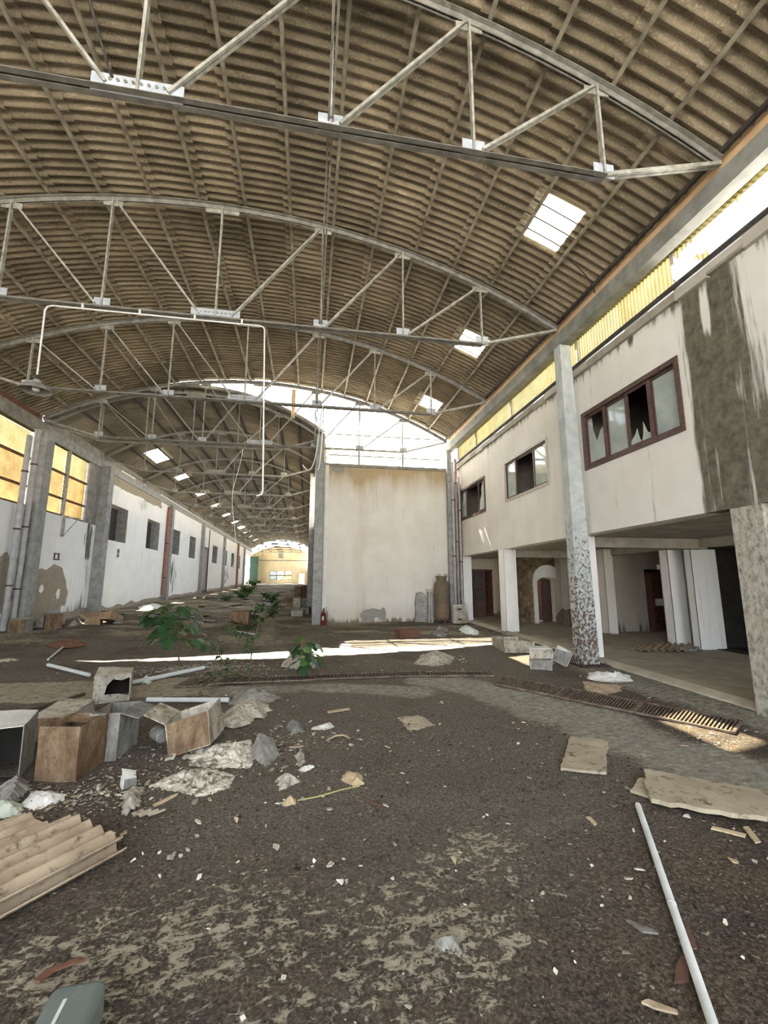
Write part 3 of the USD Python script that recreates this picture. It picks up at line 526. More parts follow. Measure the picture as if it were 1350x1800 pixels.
# wall from the rubble wall forward, with pilasters, then the rooms
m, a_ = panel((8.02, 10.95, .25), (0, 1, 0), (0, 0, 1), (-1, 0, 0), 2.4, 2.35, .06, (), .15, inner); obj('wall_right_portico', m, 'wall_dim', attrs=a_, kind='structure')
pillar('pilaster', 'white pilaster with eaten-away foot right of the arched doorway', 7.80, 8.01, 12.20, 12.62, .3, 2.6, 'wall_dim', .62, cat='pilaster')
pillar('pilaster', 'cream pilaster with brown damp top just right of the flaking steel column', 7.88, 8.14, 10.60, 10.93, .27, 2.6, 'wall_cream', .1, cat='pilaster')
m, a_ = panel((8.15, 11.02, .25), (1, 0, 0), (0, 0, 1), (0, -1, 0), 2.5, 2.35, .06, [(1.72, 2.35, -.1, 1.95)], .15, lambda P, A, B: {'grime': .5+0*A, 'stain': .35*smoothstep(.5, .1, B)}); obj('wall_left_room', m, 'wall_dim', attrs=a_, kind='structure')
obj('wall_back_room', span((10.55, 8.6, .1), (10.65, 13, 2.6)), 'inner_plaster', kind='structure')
obj('wall_dark_room', MB().span((10.5, 4.4, .1), (10.6, 8.4, 2.6)).span((8.87, 8.33, .2), (10.5, 8.40, 2.6)).span((8.6, 4.4, .1), (10.5, 8.3, .285)).span((8.45, 4.4, 2.40), (10.5, 8.3, 2.58)), 'soot', kind='structure', label='unlit room behind the portico with its darkness painted on')  # near-black faces paint in the gloom of a room without light
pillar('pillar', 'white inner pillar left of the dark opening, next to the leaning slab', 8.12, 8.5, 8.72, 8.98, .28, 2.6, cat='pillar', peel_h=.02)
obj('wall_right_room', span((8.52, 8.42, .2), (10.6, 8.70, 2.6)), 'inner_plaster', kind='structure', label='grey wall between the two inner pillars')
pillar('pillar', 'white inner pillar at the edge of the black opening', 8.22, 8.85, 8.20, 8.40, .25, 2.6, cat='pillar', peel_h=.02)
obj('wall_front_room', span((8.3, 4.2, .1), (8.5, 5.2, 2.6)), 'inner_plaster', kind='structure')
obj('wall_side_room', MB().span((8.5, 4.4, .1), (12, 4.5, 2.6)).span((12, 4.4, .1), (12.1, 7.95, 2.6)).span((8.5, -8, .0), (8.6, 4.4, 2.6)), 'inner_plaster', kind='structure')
bm = MB()
for y in (7.85, 11.3): bm.span((5.5, y, 2.38), (8.3, y+.28, 2.6))
bm.span((8.1, 7.7, 2.42), (8.35, 13.2, 2.6)).span((8.12, 4.2, 2.40), (8.35, 7.7, 2.6))
bm.build('trim_9', 'inner_plaster', kind='structure', label='down-stand beams under the portico slab')
# ------------------------------------------------------------------ left wall
LB = [XL, 14.84, 19.20]
def left_lo(P, A, B):
    Y, z = P[..., 1], P[..., 2]-SLOPE*P[..., 1]
    pe = blob(Y, z, 16.2, .95, 1.12, .78, .22, .35, 1); pe = np.maximum(pe, blob(Y, z, 15.3, .5, .6, .6, .3, .4, 2)); pe = np.maximum(pe, blob(Y, z, 13.6, 1.2, .7, 1.0, .3, .3, 3))
    pe *= 1-blob(Y, z, 15.75, 1.1, .10, .13, .3, .3, 5)-blob(Y, z, 16.75, .9, .12, .18, .3, .3, 6); pe = np.maximum(pe, .7*smoothstep(.45, .15, z+.3*(fbm(P*1.2, 3, 4)-.5)))
    st = .65*blob(Y, z, 18.4, 2.9, .28, .8, .5, .6, 7)+.4*blob(Y, z, 18.5, 1.6, .2, 1.4, .6, .6, 8)+.45*smoothstep(.9, .2, z)
    return {'peel': pe, 'stain': np.clip(st, 0, .9), 'grime': .15+0*z}
m, a_ = panel((XL, -8, -.3), (0, 1, 0), (0, 0, 1), (1, 0, 0), 27.2, 4.25, .08, (), .3, left_lo)
obj('wall_left', m, 'wall_paint', attrs=a_, kind='structure', label='white lower wall on the left with a big bare render patch')
LW = [(19.9, 21.85), (24.4, 26.35), (28.5, 30.4), (32.8, 34.55), (40.5, 42.6), (45.7, 47.5), (50.2, 52.0), (55.0, 56.6)]
holes = [(a-19.2, b-19.2, 3.05, 4.6) for a, b in LW]+[(36.5-19.2, 38.9-19.2, -.5, 4.2), (60-19.2, 66.2-19.2, -.5, 5.1)]
def left_hi(P, A, B):
    Y, z = P[..., 1], P[..., 2]
    pe = .9*smoothstep(5.75, 6.0, z+.5*(fbm(P*.9, 4, 3)-.5))*smoothstep(30, 24, Y)*(fbm(P*.7, 2, 14) > .42)
    pe = np.maximum(pe, .8*smoothstep(.32, .1, z-SLOPE*Y+.3*(fbm(P*1.3, 3, 9)-.5)))
    st = .5*blob(Y, z, 29.6, 2.2, .8, 1.1, .6, .5, 2)+.35*blob(Y, z, 23.6, 5.6, .6, .35, .5, .5, 4)
    return {'peel': pe, 'stain': st, 'grime': .12+.5*smoothstep(26, 40, Y)}
m, a_ = panel((XL, 19.2, .45), (0, 1, 0), (0, 0, 1), (1, 0, 0), YE-19.2, 6.25, .13, holes, .55, left_hi)
obj('wall_left_far', m, 'wall_paint', attrs=a_, kind='structure', label='long white wall of the far hall with deep square window openings')
for i, (a, b) in enumerate(LW):
    w = thing(f'window_{i+6}', None, kind='structure')
    obj('window_panel', span((XL-.53, a, 3.5), (XL-.47, b, 5.05)), 'dark_gap' , w); obj('window_jamb', span((XL-.47, a, 3.5), (XL-.42, a+.05, 5.05)), 'concrete', w)
    obj('window_bar', span((XL-.47, a+.55, 3.5), (XL-.44, a+.60, 5.05)), 'black_iron', w)
    obj('reveal', MB().span((XL-.47, b-.012, 3.5), (XL-.02, b+.002, 5.05)), 'concrete', w)
d3 = thing('door_3', 'dark doorway in the long left wall of the far hall', kind='structure'); obj('door_leaf', span((XL-.5, 36.5, 1.0), (XL-.42, 38.9, 4.65)), 'concrete_dark', d3); obj('door_frame', MB().span((XL-.02, 36.4, .9), (XL+.04, 36.6, 4.75)).span((XL-.02, 38.8, .9), (XL+.04, 39.0, 6.2)), 'wood_dark', d3)
d4 = thing('door_4', 'tall green sliding door standing open at the far left end', kind='structure')
obj('door_leaf', span((XL, 66.1, 1.65), (XL+1.15, 66.2, 5.6)), 'green_paint', d4)
for z in (2.6, 3.6, 4.6): obj('door_rail', span((XL+.05, 66.05, z), (XL+1.1, 66.1, z+.08)), 'green_paint', d4)
# eave beams on the left
obj('trim_10', span((XL-.25, -8, 6.35), (XL+.02, 15.0, 6.72)), 'concrete_dark', kind='structure', label='grey eave beam of the near hall on the left')
obj('trim_11', span((XL-.25, 15.0, 6.30), (XL+.05, YE, 6.62)), 'concrete', kind='structure', label='grey eave beam of the far hall on the left')
obj('trim_12', span((XL-.22, -8, 6.72), (XL-.19, 15.0, 7.0)), 'rust', kind='structure')
obj('trim_16', MB().span((XL-.13, 15.0, 6.6), (XL-.10, YE, 7.02)).span((.33, 15.0, 6.6), (.36, YE, 7.03)), 'concrete_dark', kind='structure', label='boards closing the eaves of the far vault')
# yellow translucent windows between the left columns
def grp_window(name, y0, y1, label, mull=True):
    w = thing(name, label, kind='structure'); x = XL-.10
    zs = [3.98, 4.56, 5.42, 6.30]; ysn = [y0, (y0+y1)/2, y1] if mull else [y0, y1]
    for z, nm in zip(zs, ('sill_bar', 'glazing_bar', 'glazing_bar', 'head_bar')): obj(nm, span((x-.02, y0, z-.03), (x+.06, y1, z+.03)), 'rust' if nm != 'head_bar' else 'grp_pale', w)
    for a, b in zip(ysn[:-1], ysn[1:]):
        for k, (z0_, z1_) in enumerate(zip(zs[:-1], zs[1:])):
            corr_panel(a+.02, b-.02, z0_+.03, z1_-.03+(.06 if k < 2 else 0), x-.03-.004*k).build('translucent_sheet', ('grp_amber', 'grp_amber', 'grp_yellow')[k], w, smooth=True)
    if mull: obj('mullion', span((x, ysn[1]-.05, 3.4), (x+.10, ysn[1]+.05, 6.3)), 'steel', w)
    return w
grp_window('window_20', 15.05, 17.95, 'amber translucent window with a steel post, right of the twin drain pipes')
grp_window('window_21', 10.75, 14.45, 'amber translucent window at the left edge of the view', False)
for k, (a, b) in enumerate([(7.1, 10.4), (3.4, 6.7), (-.3, 3.0), (-4., -.7)]): grp_window(f'window_{22+k}', a, b, None, False)
obj('wall_left_pier', MB().span((XL-.3, 17.98, 3.9), (XL-.02, 19.2, 6.4)), 'concrete_dark', kind='structure', label='dark infill strip beside the yellow window')
# columns of the left wall
def col(name, label, y, w=.34, d=.30, x=XL, z1=6.4, m_='concrete'): return obj(name, span((x-.1, y-w/2, SLOPE*y-.1), (x+d, y+w/2, z1)), m_, label=label, cat='column')
col('wall_column', 'grey concrete wall column behind the twin drain pipes', 14.72, .42, .30)
col('wall_column', 'grey concrete column between yellow window and white windowed wall', 19.05, .40, .34)
for y, t in ((27.93, 'beside the tall red-brown pipe'), (36.66-.4, 'left of the dark doorway'), (45.4, 'left of the graffiti wall bay'), (54.1, 'with red-brown face far down the long wall'), (59.4, 'next to the green door, last before the end wall')):
    col('wall_column', 'grey column of the far hall wall '+t, y, .42, .22, m_='concrete' if y != 54.1 else 'pipe_red')
for y in (11.18, 7.52, 3.86, .2): col('wall_column', None, y-.3, .36, .2)
# ------------------------------------------------------------------ back wall, centre pillar, far hall right side, end wall
def back_attr(P, A, B):
    x, z = P[..., 0], P[..., 2]
    pe = blob(x, z, 2.22, .62, .42, .22, .2, .35, 3); pe = np.maximum(pe, blob(x, z, 2.05, .42, .20, .30, .25, .3, 5)); pe = np.maximum(pe, blob(x, z, 2.55, .55, .10, .32, .25, .3, 7)); pe *= 1-blob(x, z, 2.32, .40, .12, .16, .3, .3, 9)
    pe = np.maximum(pe, blob(x, z, 3.98, .70, .22, .42, .25, .3, 4)); pe = np.maximum(pe, blob(x, z, 4.78, .6, .15, .6, .3, .4, 8))
    pe = np.maximum(pe, .8*blob(x, z, .95, 5.62, .2, .14, .4, .5, 10)); pe = np.maximum(pe, .55*smoothstep(5.6, 5.78, z+.2*(fbm(P*2, 3, 3)-.5)))
    gr = .95*smoothstep(4.4, 5.75, z+.9*(fbm(np.stack([x*2, z*.3, x*0], -1), 4, 12)-.5))+.35*smoothstep(1.2, .5, z)+.30*smoothstep(.35, .10, np.abs(x-1.75-.1*np.sin(z*2)))+.12
    return {'peel': pe, 'grime': np.clip(gr, 0, 1), 'stain': .55*smoothstep(.62, .38, z+.12*(fbm(P*3, 3, 8)-.5))}
m, a_ = panel((.60, YB, .2), (1, 0, 0), (0, 0, 1), (0, -1, 0), 4.75, 5.55, .05, (), .28, back_attr)
obj('wall_back', m, 'wall_cream', attrs=a_, kind='structure', label='tall white back wall with peeled patches at its foot')
obj('trim_13', MB().span((.5, YB-.05, 5.72), (4.95, YB+.32, 5.82)), 'concrete_dark', kind='structure', label='dark coping on the back wall')
obj('centre_column', MB().span((.16, 14.50, .2), (.44, 14.86, 6.75)).span((.44, 14.62, .2), (.47, 14.9, 5.8)), 'concrete', label='grey centre column where the two halls part', cat='column')
obj('trim_14', span((.47, 14.80, .2), (.62, 14.98, 5.75)), 'white_plaster', kind='structure', label='white pier edge between centre column and back wall')
tw = thing('window_30', 'bright translucent infill over the back wall under the roof curve', kind='structure')
def ty(a, b, z0_, z1f, mt, nm='translucent_sheet'):
    xs_ = np.linspace(a, b, 25); mb = MB()
    v = [];  
    for x in xs_: yv = YB+.16+.008*math.cos(2*math.pi*x/.09); v += [[x, yv, z0_], [x, yv, max(z0_+.02, z1f(x))]]
    mb.add(v, [[2*i, 2*i+2, 2*i+3, 2*i+1] for i in range(24)]); return mb.build(nm, mt, tw)
for a, b in ((.66, 1.66), (1.70, 2.5), (2.5, 3.26), (3.30, 4.1), (4.1, 4.88)): ty(a, b, 6.15, lambda x: min(7.45, vz(x)-.12), 'grp_white')
ty(.66, 2.5, 5.82, lambda x: 6.10+.03*math.sin(x*13), 'grp_pale', 'yellowed_sheet'); ty(2.52, 4.88, 5.82, lambda x: 6.05+.05*math.sin(x*9), 'grp_white', 'lower_sheet')
ty(.42, .64, 5.8, lambda x: 6.62, 'grp_pale', 'yellowed_sheet')
for z in (6.18, 6.95): obj('glazing_bar', span((.6, YB+.1, z-.015), (4.9, YB+.14, z+.015)), 'steel_far', tw)
for x in (1.68, 3.28): obj('glazing_post', span((x-.025, YB+.06, 5.8), (x+.025, YB+.12, vz(x)-.1)), 'steel_far', tw)
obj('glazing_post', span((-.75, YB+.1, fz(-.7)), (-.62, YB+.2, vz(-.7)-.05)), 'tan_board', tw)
def fr_attr(P, A, B): return {'grime': .7+0*A, 'stain': .3+0*A}
hl = [(y-.6-15.1, y+3.2-15.1, 3.9, 6.1) for y in np.arange(17.0, 66, 4.36)]
m, a_ = panel((.18, 15.1, .2), (0, 1, 0), (0, 0, 1), (-1, 0, 0), YE-15.1, 6.5, .3, hl, .25, fr_attr)
obj('wall_right_far', m, 'wall_dim', attrs=a_, kind='structure', label='right-hand wall of the far hall seen edge-on')
for k, y in enumerate(np.arange(19.2, 66, 4.36)):
    obj('wall_column', span((-.02, y-.2, SLOPE*y-.1), (.2, y+.2, 6.5)), 'concrete', label='grey column on the edge-on right wall of the far hall', cat='column', group='columns of the far hall right wall')
def end_attr(P, A, B): return {'grime': .25+0*A, 'stain': .25*smoothstep(5.2, 5.6, P[..., 2])}
m, a_ = panel((XL, YE, 1.4), (1, 0, 0), (0, 0, 1), (0, -1, 0), 8.7, 5.9, .25, [(XL*-1-5.74, XL*-1-2.41, .87, 2.15), (XL*-1-1.34, XL*-1-.55, .2, 2.0)], .3, end_attr, vtop=lambda a: 4.55+1.35*(1-((a-4.34)/4.45)**2))
obj('wall_end', m, 'far_wall', attrs=a_, kind='structure', label='cream end wall of the far hall with a curved top')
we = thing('window_31', 'long low window of panes in the end wall of the far hall', kind='structure')
fe = MB()
for x in (-5.74, -4.63, -3.52, -2.41): fe.span((x-.05, YE+.05, 2.27), (x+.05, YE+.15, 3.55))
for z in (2.27, 2.9, 3.55): fe.span((-5.79, YE+.05, z-.05), (-2.36, YE+.15, z+.05))
fe.build('window_frame', 'frame_brown', we)
for x in (-5.74, ): 
    for z in (2.27, 2.9): obj('pane', span((x, YE+.09, z), (x+1.1, YE+.10, z+.63)), 'dusty_glass', we)
obj('trim_15', span((XL, YE-.08, 5.1), (.25, YE, 5.2)), 'concrete_dark', kind='structure')
obj('end_wall_vent', span((-4.5, YE-.06, 5.5), (-3.8, YE, 6.3)), 'concrete', label='grey square vent high on the cream end wall', cat='vent')
# planting beyond the end wall and the green door
def bush(name, label, c, r, n, m_='leaf_far', seed=0):
    g = np.random.default_rng(seed); mb = MB()
    p = g.normal(size=(n, 3)); p /= np.linalg.norm(p, axis=1)[:, None]; p *= (.55+.45*g.random((n, 1)))*np.asarray(r); p[:, 2] = np.abs(p[:, 2])
    for q in p:
        a, b = g.normal(size=3), g.normal(size=3); a /= np.linalg.norm(a); b -= a*(a@b); b /= np.linalg.norm(b); s = .10+.12*g.random()
        o = q+np.asarray(c); mb.add([o-a*s, o+b*s*.5, o+a*s, o-b*s*.5], [[0, 1, 2, 3]])
    mb.tube([(c[0], c[1], c[2]-.1), (c[0], c[1], c[2]+r[2]*.6)], .06, 6)
    return mb.build(name, m_, label=label, cat='bush', kind='thing')
bush('bush', 'leafy green bush outside the long end-wall window', (-3.2, 72.5, 1.25), (2.4, 1.6, 2.6), 900, seed=1)
bush('bush', 'green bush outside beyond the open green door', (-12.5, 66, .0), (1.6, 3.0, 3.6), 900, seed=2)
# ------------------------------------------------------------------ vaulted roofs: corrugated sheets as single pieces
PITCH_W, SHW = .155, .93
def sheet(cx, R, cz, a0, a1, ya, yb, lift0, lift1, na=3, t=.007, amp=.029, seed=0, per=6):
    """Curved corrugated sheet from arc position a0 (uphill) to a1 (downhill) and y ya..yb; lift0/lift1 raise its two ends, underside first."""
    ny = max(2, int(round((yb-ya)/PITCH_W*per)))
    A = np.linspace(a0, a1, na); Y = np.linspace(ya, yb, ny+1); aa, yy = np.meshgrid(A, Y, indexing='ij')
    l = lift0+(lift1-lift0)*(aa-a0)/(a1-a0)+.006*(yy-ya)/(yb-ya)
    v = []
    for o in (0, t):
        r = R+l+o+amp*np.cos(2*np.pi*yy/PITCH_W)
        v.append(np.stack([cx+r*np.sin(aa/R), yy, cz+r*np.cos(aa/R)], -1).reshape(-1, 3))
    n = na*(ny+1); i = np.arange(n).reshape(na, ny+1)
    q = np.stack([i[:-1, :-1], i[1:, :-1], i[1:, 1:], i[:-1, 1:]], -1).reshape(-1, 4)
    e = [[i[0, j], i[0, j+1], i[0, j+1]+n, i[0, j]+n] for j in range(ny)]+[[i[-1, j], i[-1, j+1], i[-1, j+1]+n, i[-1, j]+n] for j in range(ny)]
    return MB().add(np.vstack(v), np.vstack([q, q[:, ::-1]+n, e]))
def vault_rows(np_, sp, edge):
    pur = [sp*(.5+k) for k in range(np_)]; b = pur+[edge]
    rows = [(-pur[0], pur[0], 0)]
    for k in range(len(b)-1): rows += [(b[k], b[k+1], 1), (-b[k], -b[k+1], -1)]
    return pur, rows
def roof(parent, cx, R, cz, np_, sp, edge, y_first, ncol, y_end, lights, m_, na, limit=None, lapm=.14):
    pur, rows = vault_rows(np_, sp, edge); count = 0; rest = MB(); nrest = 0
    for c in range(ncol):
        ya = y_first+c*SHW; yb = min(ya+SHW+.06, y_end)
        for a, b, sgn in rows:
            j = rng.normal(0, .003)
            if sgn == 0: a0, a1, l0, l1 = a-lapm, b+lapm*.3, .006, .006
            else: a0, a1, l0, l1 = a-sgn*lapm, b+sgn*.05, -.022, .020
            mid = (a+b)/2; lit = any(abs(mid-la) < .3 and abs((ya+yb)/2-ly) < lw for la, ly, lw in lights)
            s = sheet(cx, R, cz, a0, a1, ya, yb, l0+j+.02*(sgn == 0), l1+j+.02*(sgn == 0), na, per=8 if limit is None else 6)
            if lit and R > 10:
                for yb_ in (ya+.24, ya+.48, ya+.72):
                    pts = [(cx+(R-.066)*math.sin(t), yb_, cz+(R-.066)*math.cos(t)) for t in np.linspace(a0/R, a1/R, 4)]; obj('rooflight_batten', MB().tube(pts, .010, 5), 'dark_gap', parent)
            if lit: obj('rooflight_sheet', s, 'rooflight', parent, smooth=40, label='clear rooflight sheet')
            elif limit is None or count < limit: obj('roof_sheet', s, m_, parent, smooth=40); count += 1
            else: rest.add(s.v[0], s.f[0]); nrest += 1
    if nrest: obj('distant_roof_sheets', rest, m_, parent, smooth=40, kind='stuff')
    return pur
near = thing('ceiling', 'wide curved roof of brown corrugated fibre-cement sheets over the near hall', kind='structure')
RS = RN+.185
asin_arc = lambda off, R: R*math.asin(off/R)
la = (.41*2*.5+.838*6+.838*7-.0)/2
pur = roof(near, XC, RS, ZN, 8, .838, 7.30, 5.295-4*SHW, 15, 15.0, [(.838*7, 5.76, .2), (.838*7, 9.48, .2), (.838*7, 13.2, .2)], 'fibre_cement', 4)
# the part of the same roof behind the viewer
back_ = MB()
for a, b, sgn in vault_rows(8, .838, 7.30)[1]: 
    s = sheet(XC, RS, ZN, a-sgn*.1, b+sgn*.05, -7.5, 1.65, -.016*(sgn != 0), .018, 3, per=4); back_.add(s.v[0], s.f[0])
obj('roof_sheets_behind', back_, 'fibre_cement', near, smooth=40, kind='stuff')
def purlins(parent, cx, R, cz, arcs, y0, y1, w=.038, h=.06, m_='purlin'):
    for a in arcs:
        r = R-.045-h/2-.012; t = a/R; p = np.array([cx+r*math.sin(t), 0, cz+r*math.cos(t)]); up = (math.sin(t), 0, math.cos(t))
        mb = MB().bar(p+[0, y0, 0], p+[0, y1, 0], .012, h, up, (-w/2, 0)).bar(p+[0, y0, 0], p+[0, y1, 0], w, .012, up, (0, -h/2)).bar(p+[0, y0, 0], p+[0, y1, 0], .02, .02, up, (w/2, -h/2+.01))
        mb.build('purlin', m_, parent)
purlins(near, XC, RS, ZN, [s*p for p in pur for s in (1, -1)], -7.5, 14.95)
far = thing('ceiling_far', 'long narrow vault of dark corrugated sheets over the far hall', kind='structure')
RFS = RF+.15
purf = roof(far, FC, RFS, ZF, 5, .84, 4.78, 15.08, 57, YE+.5, [(.84*4-4*.84*2, 21.6+4.5*k, .5) for k in range(10)], 'fibre_cement_far', 3, limit=220)
purlins(far, FC, RFS, ZF, [s*p for p in purf for s in (1, -1)], 15.1, YE, m_='dark_gap')
vg = MB()   # verge edge of the far vault seen from the near hall
for k in range(40):
    t0, t1 = (-4.75+9.5*k/40)/RFS, (-4.75+9.5*(k+1)/40)/RFS
    p, q_ = (np.array([FC+(RFS+.02)*math.sin(t), 15.04, ZF+(RFS+.02)*math.cos(t)]) for t in (t0, t1)); vg.bar(p, q_, .10, .10, (0, 1, 0))
vg.build('verge_board', 'concrete_dark', far)

# ------------------------------------------------------------------ trusses
def truss(label, cat, xc, R, cz, nodes, zb, xend, mt='steel', mc='steel_chord', far_=False, group=None, y=0, mtop='steel_top'):
    """nodes: offsets (>0) of the panel points from the centre line; zb: bottom chord; xend: half span at the bearings."""
    T = thing('roof_truss', label, cat, (0, y, 0), 0, group)
    top = lambda o: cz+math.sqrt(R*R-o*o)
    ns = 28; oo = np.linspace(-xend, xend, ns+1); tc = MB()
    for a, b in zip(oo[:-1], oo[1:]):
        for s in (-1, 1):
            tc.bar((xc+a, .018*s, top(a)), (xc+b, .018*s, top(b)), .010, .085, (0, 0, 1)).bar((xc+a, .045*s, top(a)+.038), (xc+b, .045*s, top(b)+.038), .055, .010, (0, 0, 1))
    tc.build('top_chord', mtop if not far_ else mt, T)
    e = nodes[-1]
    for s in (-1, 1):
        MB().bar((xc-e, .016*s, zb), (xc+e, .016*s, zb), .009, .06).bar((xc-e, .040*s, zb-.026), (xc+e, .040*s, zb-.026), .050, .009).build('bottom_chord', mc, T)
        for sx in (-1, 1): MB().bar((xc+sx*e, .022*s, zb), (xc+sx*xend, .022*s, top(xend)-.02), .034, .05).build('end_strut', mt, T)
    def double(name, p, q, w=.032, gap=.012):
        mb = MB()
        for s in (-1, 1): mb.bar(np.array(p)+[0, s*(w+gap)/2, 0], np.array(q)+[0, s*(w+gap)/2, 0], w, w, (0, 1, 0))
        mb.build(name, mt, T)
    double('vertical', (xc, 0, zb), (xc, 0, top(0)), .030)
    inner_ = 0.28
    for sx in (-1, 1):
        prev = inner_
        for o in nodes:
            double('vertical', (xc+sx*o, 0, zb), (xc+sx*o, 0, top(o)), .026)
            double('diagonal', (xc+sx*prev, 0, zb+.05), (xc+sx*(o-.06), 0, top(o)-.05)); prev = o+.10
            obj('gusset_plate', span((xc+sx*o-.13, -.006, zb-.02), (xc+sx*o+.13, .006, zb+.17)), 'steel_plate' if not far_ else 'steel', T)
            obj('gusset_plate', span((xc+sx*o-.16, -.006, top(o)-.13), (xc+sx*o+.16, .006, top(o)-.02)), mt, T)
    sp = obj('splice_plate', MB().span((xc-.42, -.008, zb-.03), (xc+.42, .008, zb+.17)).span((xc-.29, -.020, zb+.03), (xc+.29, .020, zb+.15)), 'steel_plate' if not far_ else 'steel', T)
    for k in range(8):
        x = xc-.245+.07*k; bo = MB()
        for s in (-1, 1): bo.lathe([(0, 0), (.017, 0), (.017, .012), (.010, .014), (.010, .024), (0, .024)], 6)
        for i, s in enumerate((-1, 1)):
            v = bo.v[i]; bo.v[i] = np.stack([v[:, 0]+x, s*(v[:, 2]+.020), v[:, 1]+zb+.09], -1)
        obj('bolt', bo, 'steel', sp)
    obj('splice_plate', span((xc-.30, -.012, top(0)-.12), (xc+.30, .012, top(0)-.0)), mt, T)
    return T
NN = [1.87, 3.45, 5.06]
t1 = truss('large bowed steel truss closest to the viewer, its bolted plate at upper left', 'roof truss', XC, RN, ZN, NN, 6.36, 6.70, y=TR[0])
for y, l in zip(TR[1:], ('large bowed steel truss carrying the white conduit and the ceiling lamp', 'large bowed steel truss whose right end meets the eave beam at the third rooflight', 'large bowed steel truss in front of the bright infill above the back wall')): dup(t1, (0, y, 0), 0, l)
FY = [15.25]+[14.84+D2*k for k in range(1, 13)]
tf = truss('small bowed truss at the mouth of the dark far vault', 'roof truss', FC, RF, ZF, [1.5, 2.88], 6.36, 4.42, 'steel_far', 'steel_far', True, y=FY[0])
for k, y in enumerate(FY[1:]):
    w_ = ('first', 'second', 'third', 'fourth', 'fifth', 'sixth', 'seventh', 'eighth', 'ninth', 'tenth')
    l = 'small truss of the far vault just before its first rooflight' if k == 0 else f'small truss of the far vault between its {w_[k-1]} and {w_[k]} rooflight' if k < 10 else 'small truss of the far vault just after its last rooflight' if k == 10 else 'small truss of the far vault right against the bright end wall'
    dup(tf, (0, y, 0), 0, l)
# ------------------------------------------------------------------ things on walls and under the roof
def rusty_attr(v): return np.clip(.56-.085*v[:, 2], .14, .50)
sc_ = thing('steel_column', 'flaking grey-blue steel column eaten by rust, standing in front of the portico', 'column', (5.10, 7.52, 0))
def tapered(x0, x1, y0, y1, xt0, xt1, z0, z1, n=60):
    v = []; 
    for k in range(n+1):
        t = k/n; a, b = x0+(xt0-x0)*t, x1+(xt1-x1)*t; z = z0+(z1-z0)*t
        for s in range(6): v.append([a+(b-a)*s/5, y0, z])
        for s in range(6): v.append([b-(b-a)*s/5, y1, z])
    f = [[k*12+i, k*12+(i+1) % 12, (k+1)*12+(i+1) % 12, (k+1)*12+i] for k in range(n) for i in range(12)]
    v = np.array(v); f = np.array(f); return trimesh.Trimesh(v, np.vstack([f[:, [0, 1, 2]], f[:, [0, 2, 3]]]), process=False)
for nm, a in (('flange', (-.20, .17, -.10, -.075, -.18, .05)), ('flange', (-.20, .17, .075, .10, -.18, .05)), ('web', (-.05, -.03, -.075, .075, -.06, -.04)), ('side_plate', (-.205, -.17, -.11, .11, -.185, -.155))):
    m = tapered(*a[:4], a[4], a[5], .15, 6.46); obj(nm, m, 'flaking_paint', sc_, attrs={'rusty': rusty_attr(m.vertices)})
obj('base_plate', box((0, -.02, .19), (.56, .44, .04)), 'black_iron', sc_)
for x in (-.22, .22):
    for y in (-.18, .14): obj('bolt', MB().lathe([(0, 0), (.022, 0), (.022, .03), (0, .03)], 6, (x, y, .21)), 'rust', sc_)
cl = thing('steel_column', 'grey column in the corner between the back wall and the upper storey, behind the drain pipes', 'column', (4.93, 14.72, 0))
obj('shaft', span((-.06, -.08, .3), (.10, .10, 6.46)), 'concrete', cl); obj('cap_plate', span((-.10, -.12, 6.40), (.14, .12, 6.46)), 'steel', cl)
def pipe(label, x, y, z0, z1, r, m_, clips=()):
    t = thing('drain_pipe', label, 'pipe', (x, y, 0)); obj('pipe', MB().tube([(0, 0, z0), (0, 0, z1)], r, 12), m_, t, smooth=40)
    for z in clips: obj('pipe_clip', MB().tube([(0, 0, z-.02), (0, 0, z+.02)], r*1.18, 12), 'black_iron', t)
    obj('socket', MB().tube([(0, 0, z0+1.9), (0, 0, z0+2.02)], r*1.12, 12), m_, t, smooth=40); return t
pipe('left one of two grey drain pipes on the left wall column', XL+.14, 13.95, .36, 6.0, .075, 'pipe_grey', (1.6, 3.2, 4.9))
pipe('right one of two grey drain pipes on the left wall column', XL+.16, 14.28, .36, 6.3, .075, 'pipe_grey', (1.5, 3.3, 5.2))
pipe('tall red-brown pipe on the far hall wall between the window pairs', XL+.12, 27.45, 1.0, 6.2, .10, 'pipe_red', (2., 4.))
pipe('grey drain pipe nearest the back wall in the corner', 5.03, 14.56, .36, 6.0, .05, 'pipe_grey', (2.6, 4.6))
pipe('pinkish drain pipe in the middle of the corner pipes', 5.13, 14.50, .36, 6.1, .045, 'pipe_pink', (3.1, 5.2))
pipe('slim grey drain pipe nearest the white upper wall in the corner', 5.22, 14.42, .36, 5.4, .04, 'pipe_grey', (2.4, 4.2))
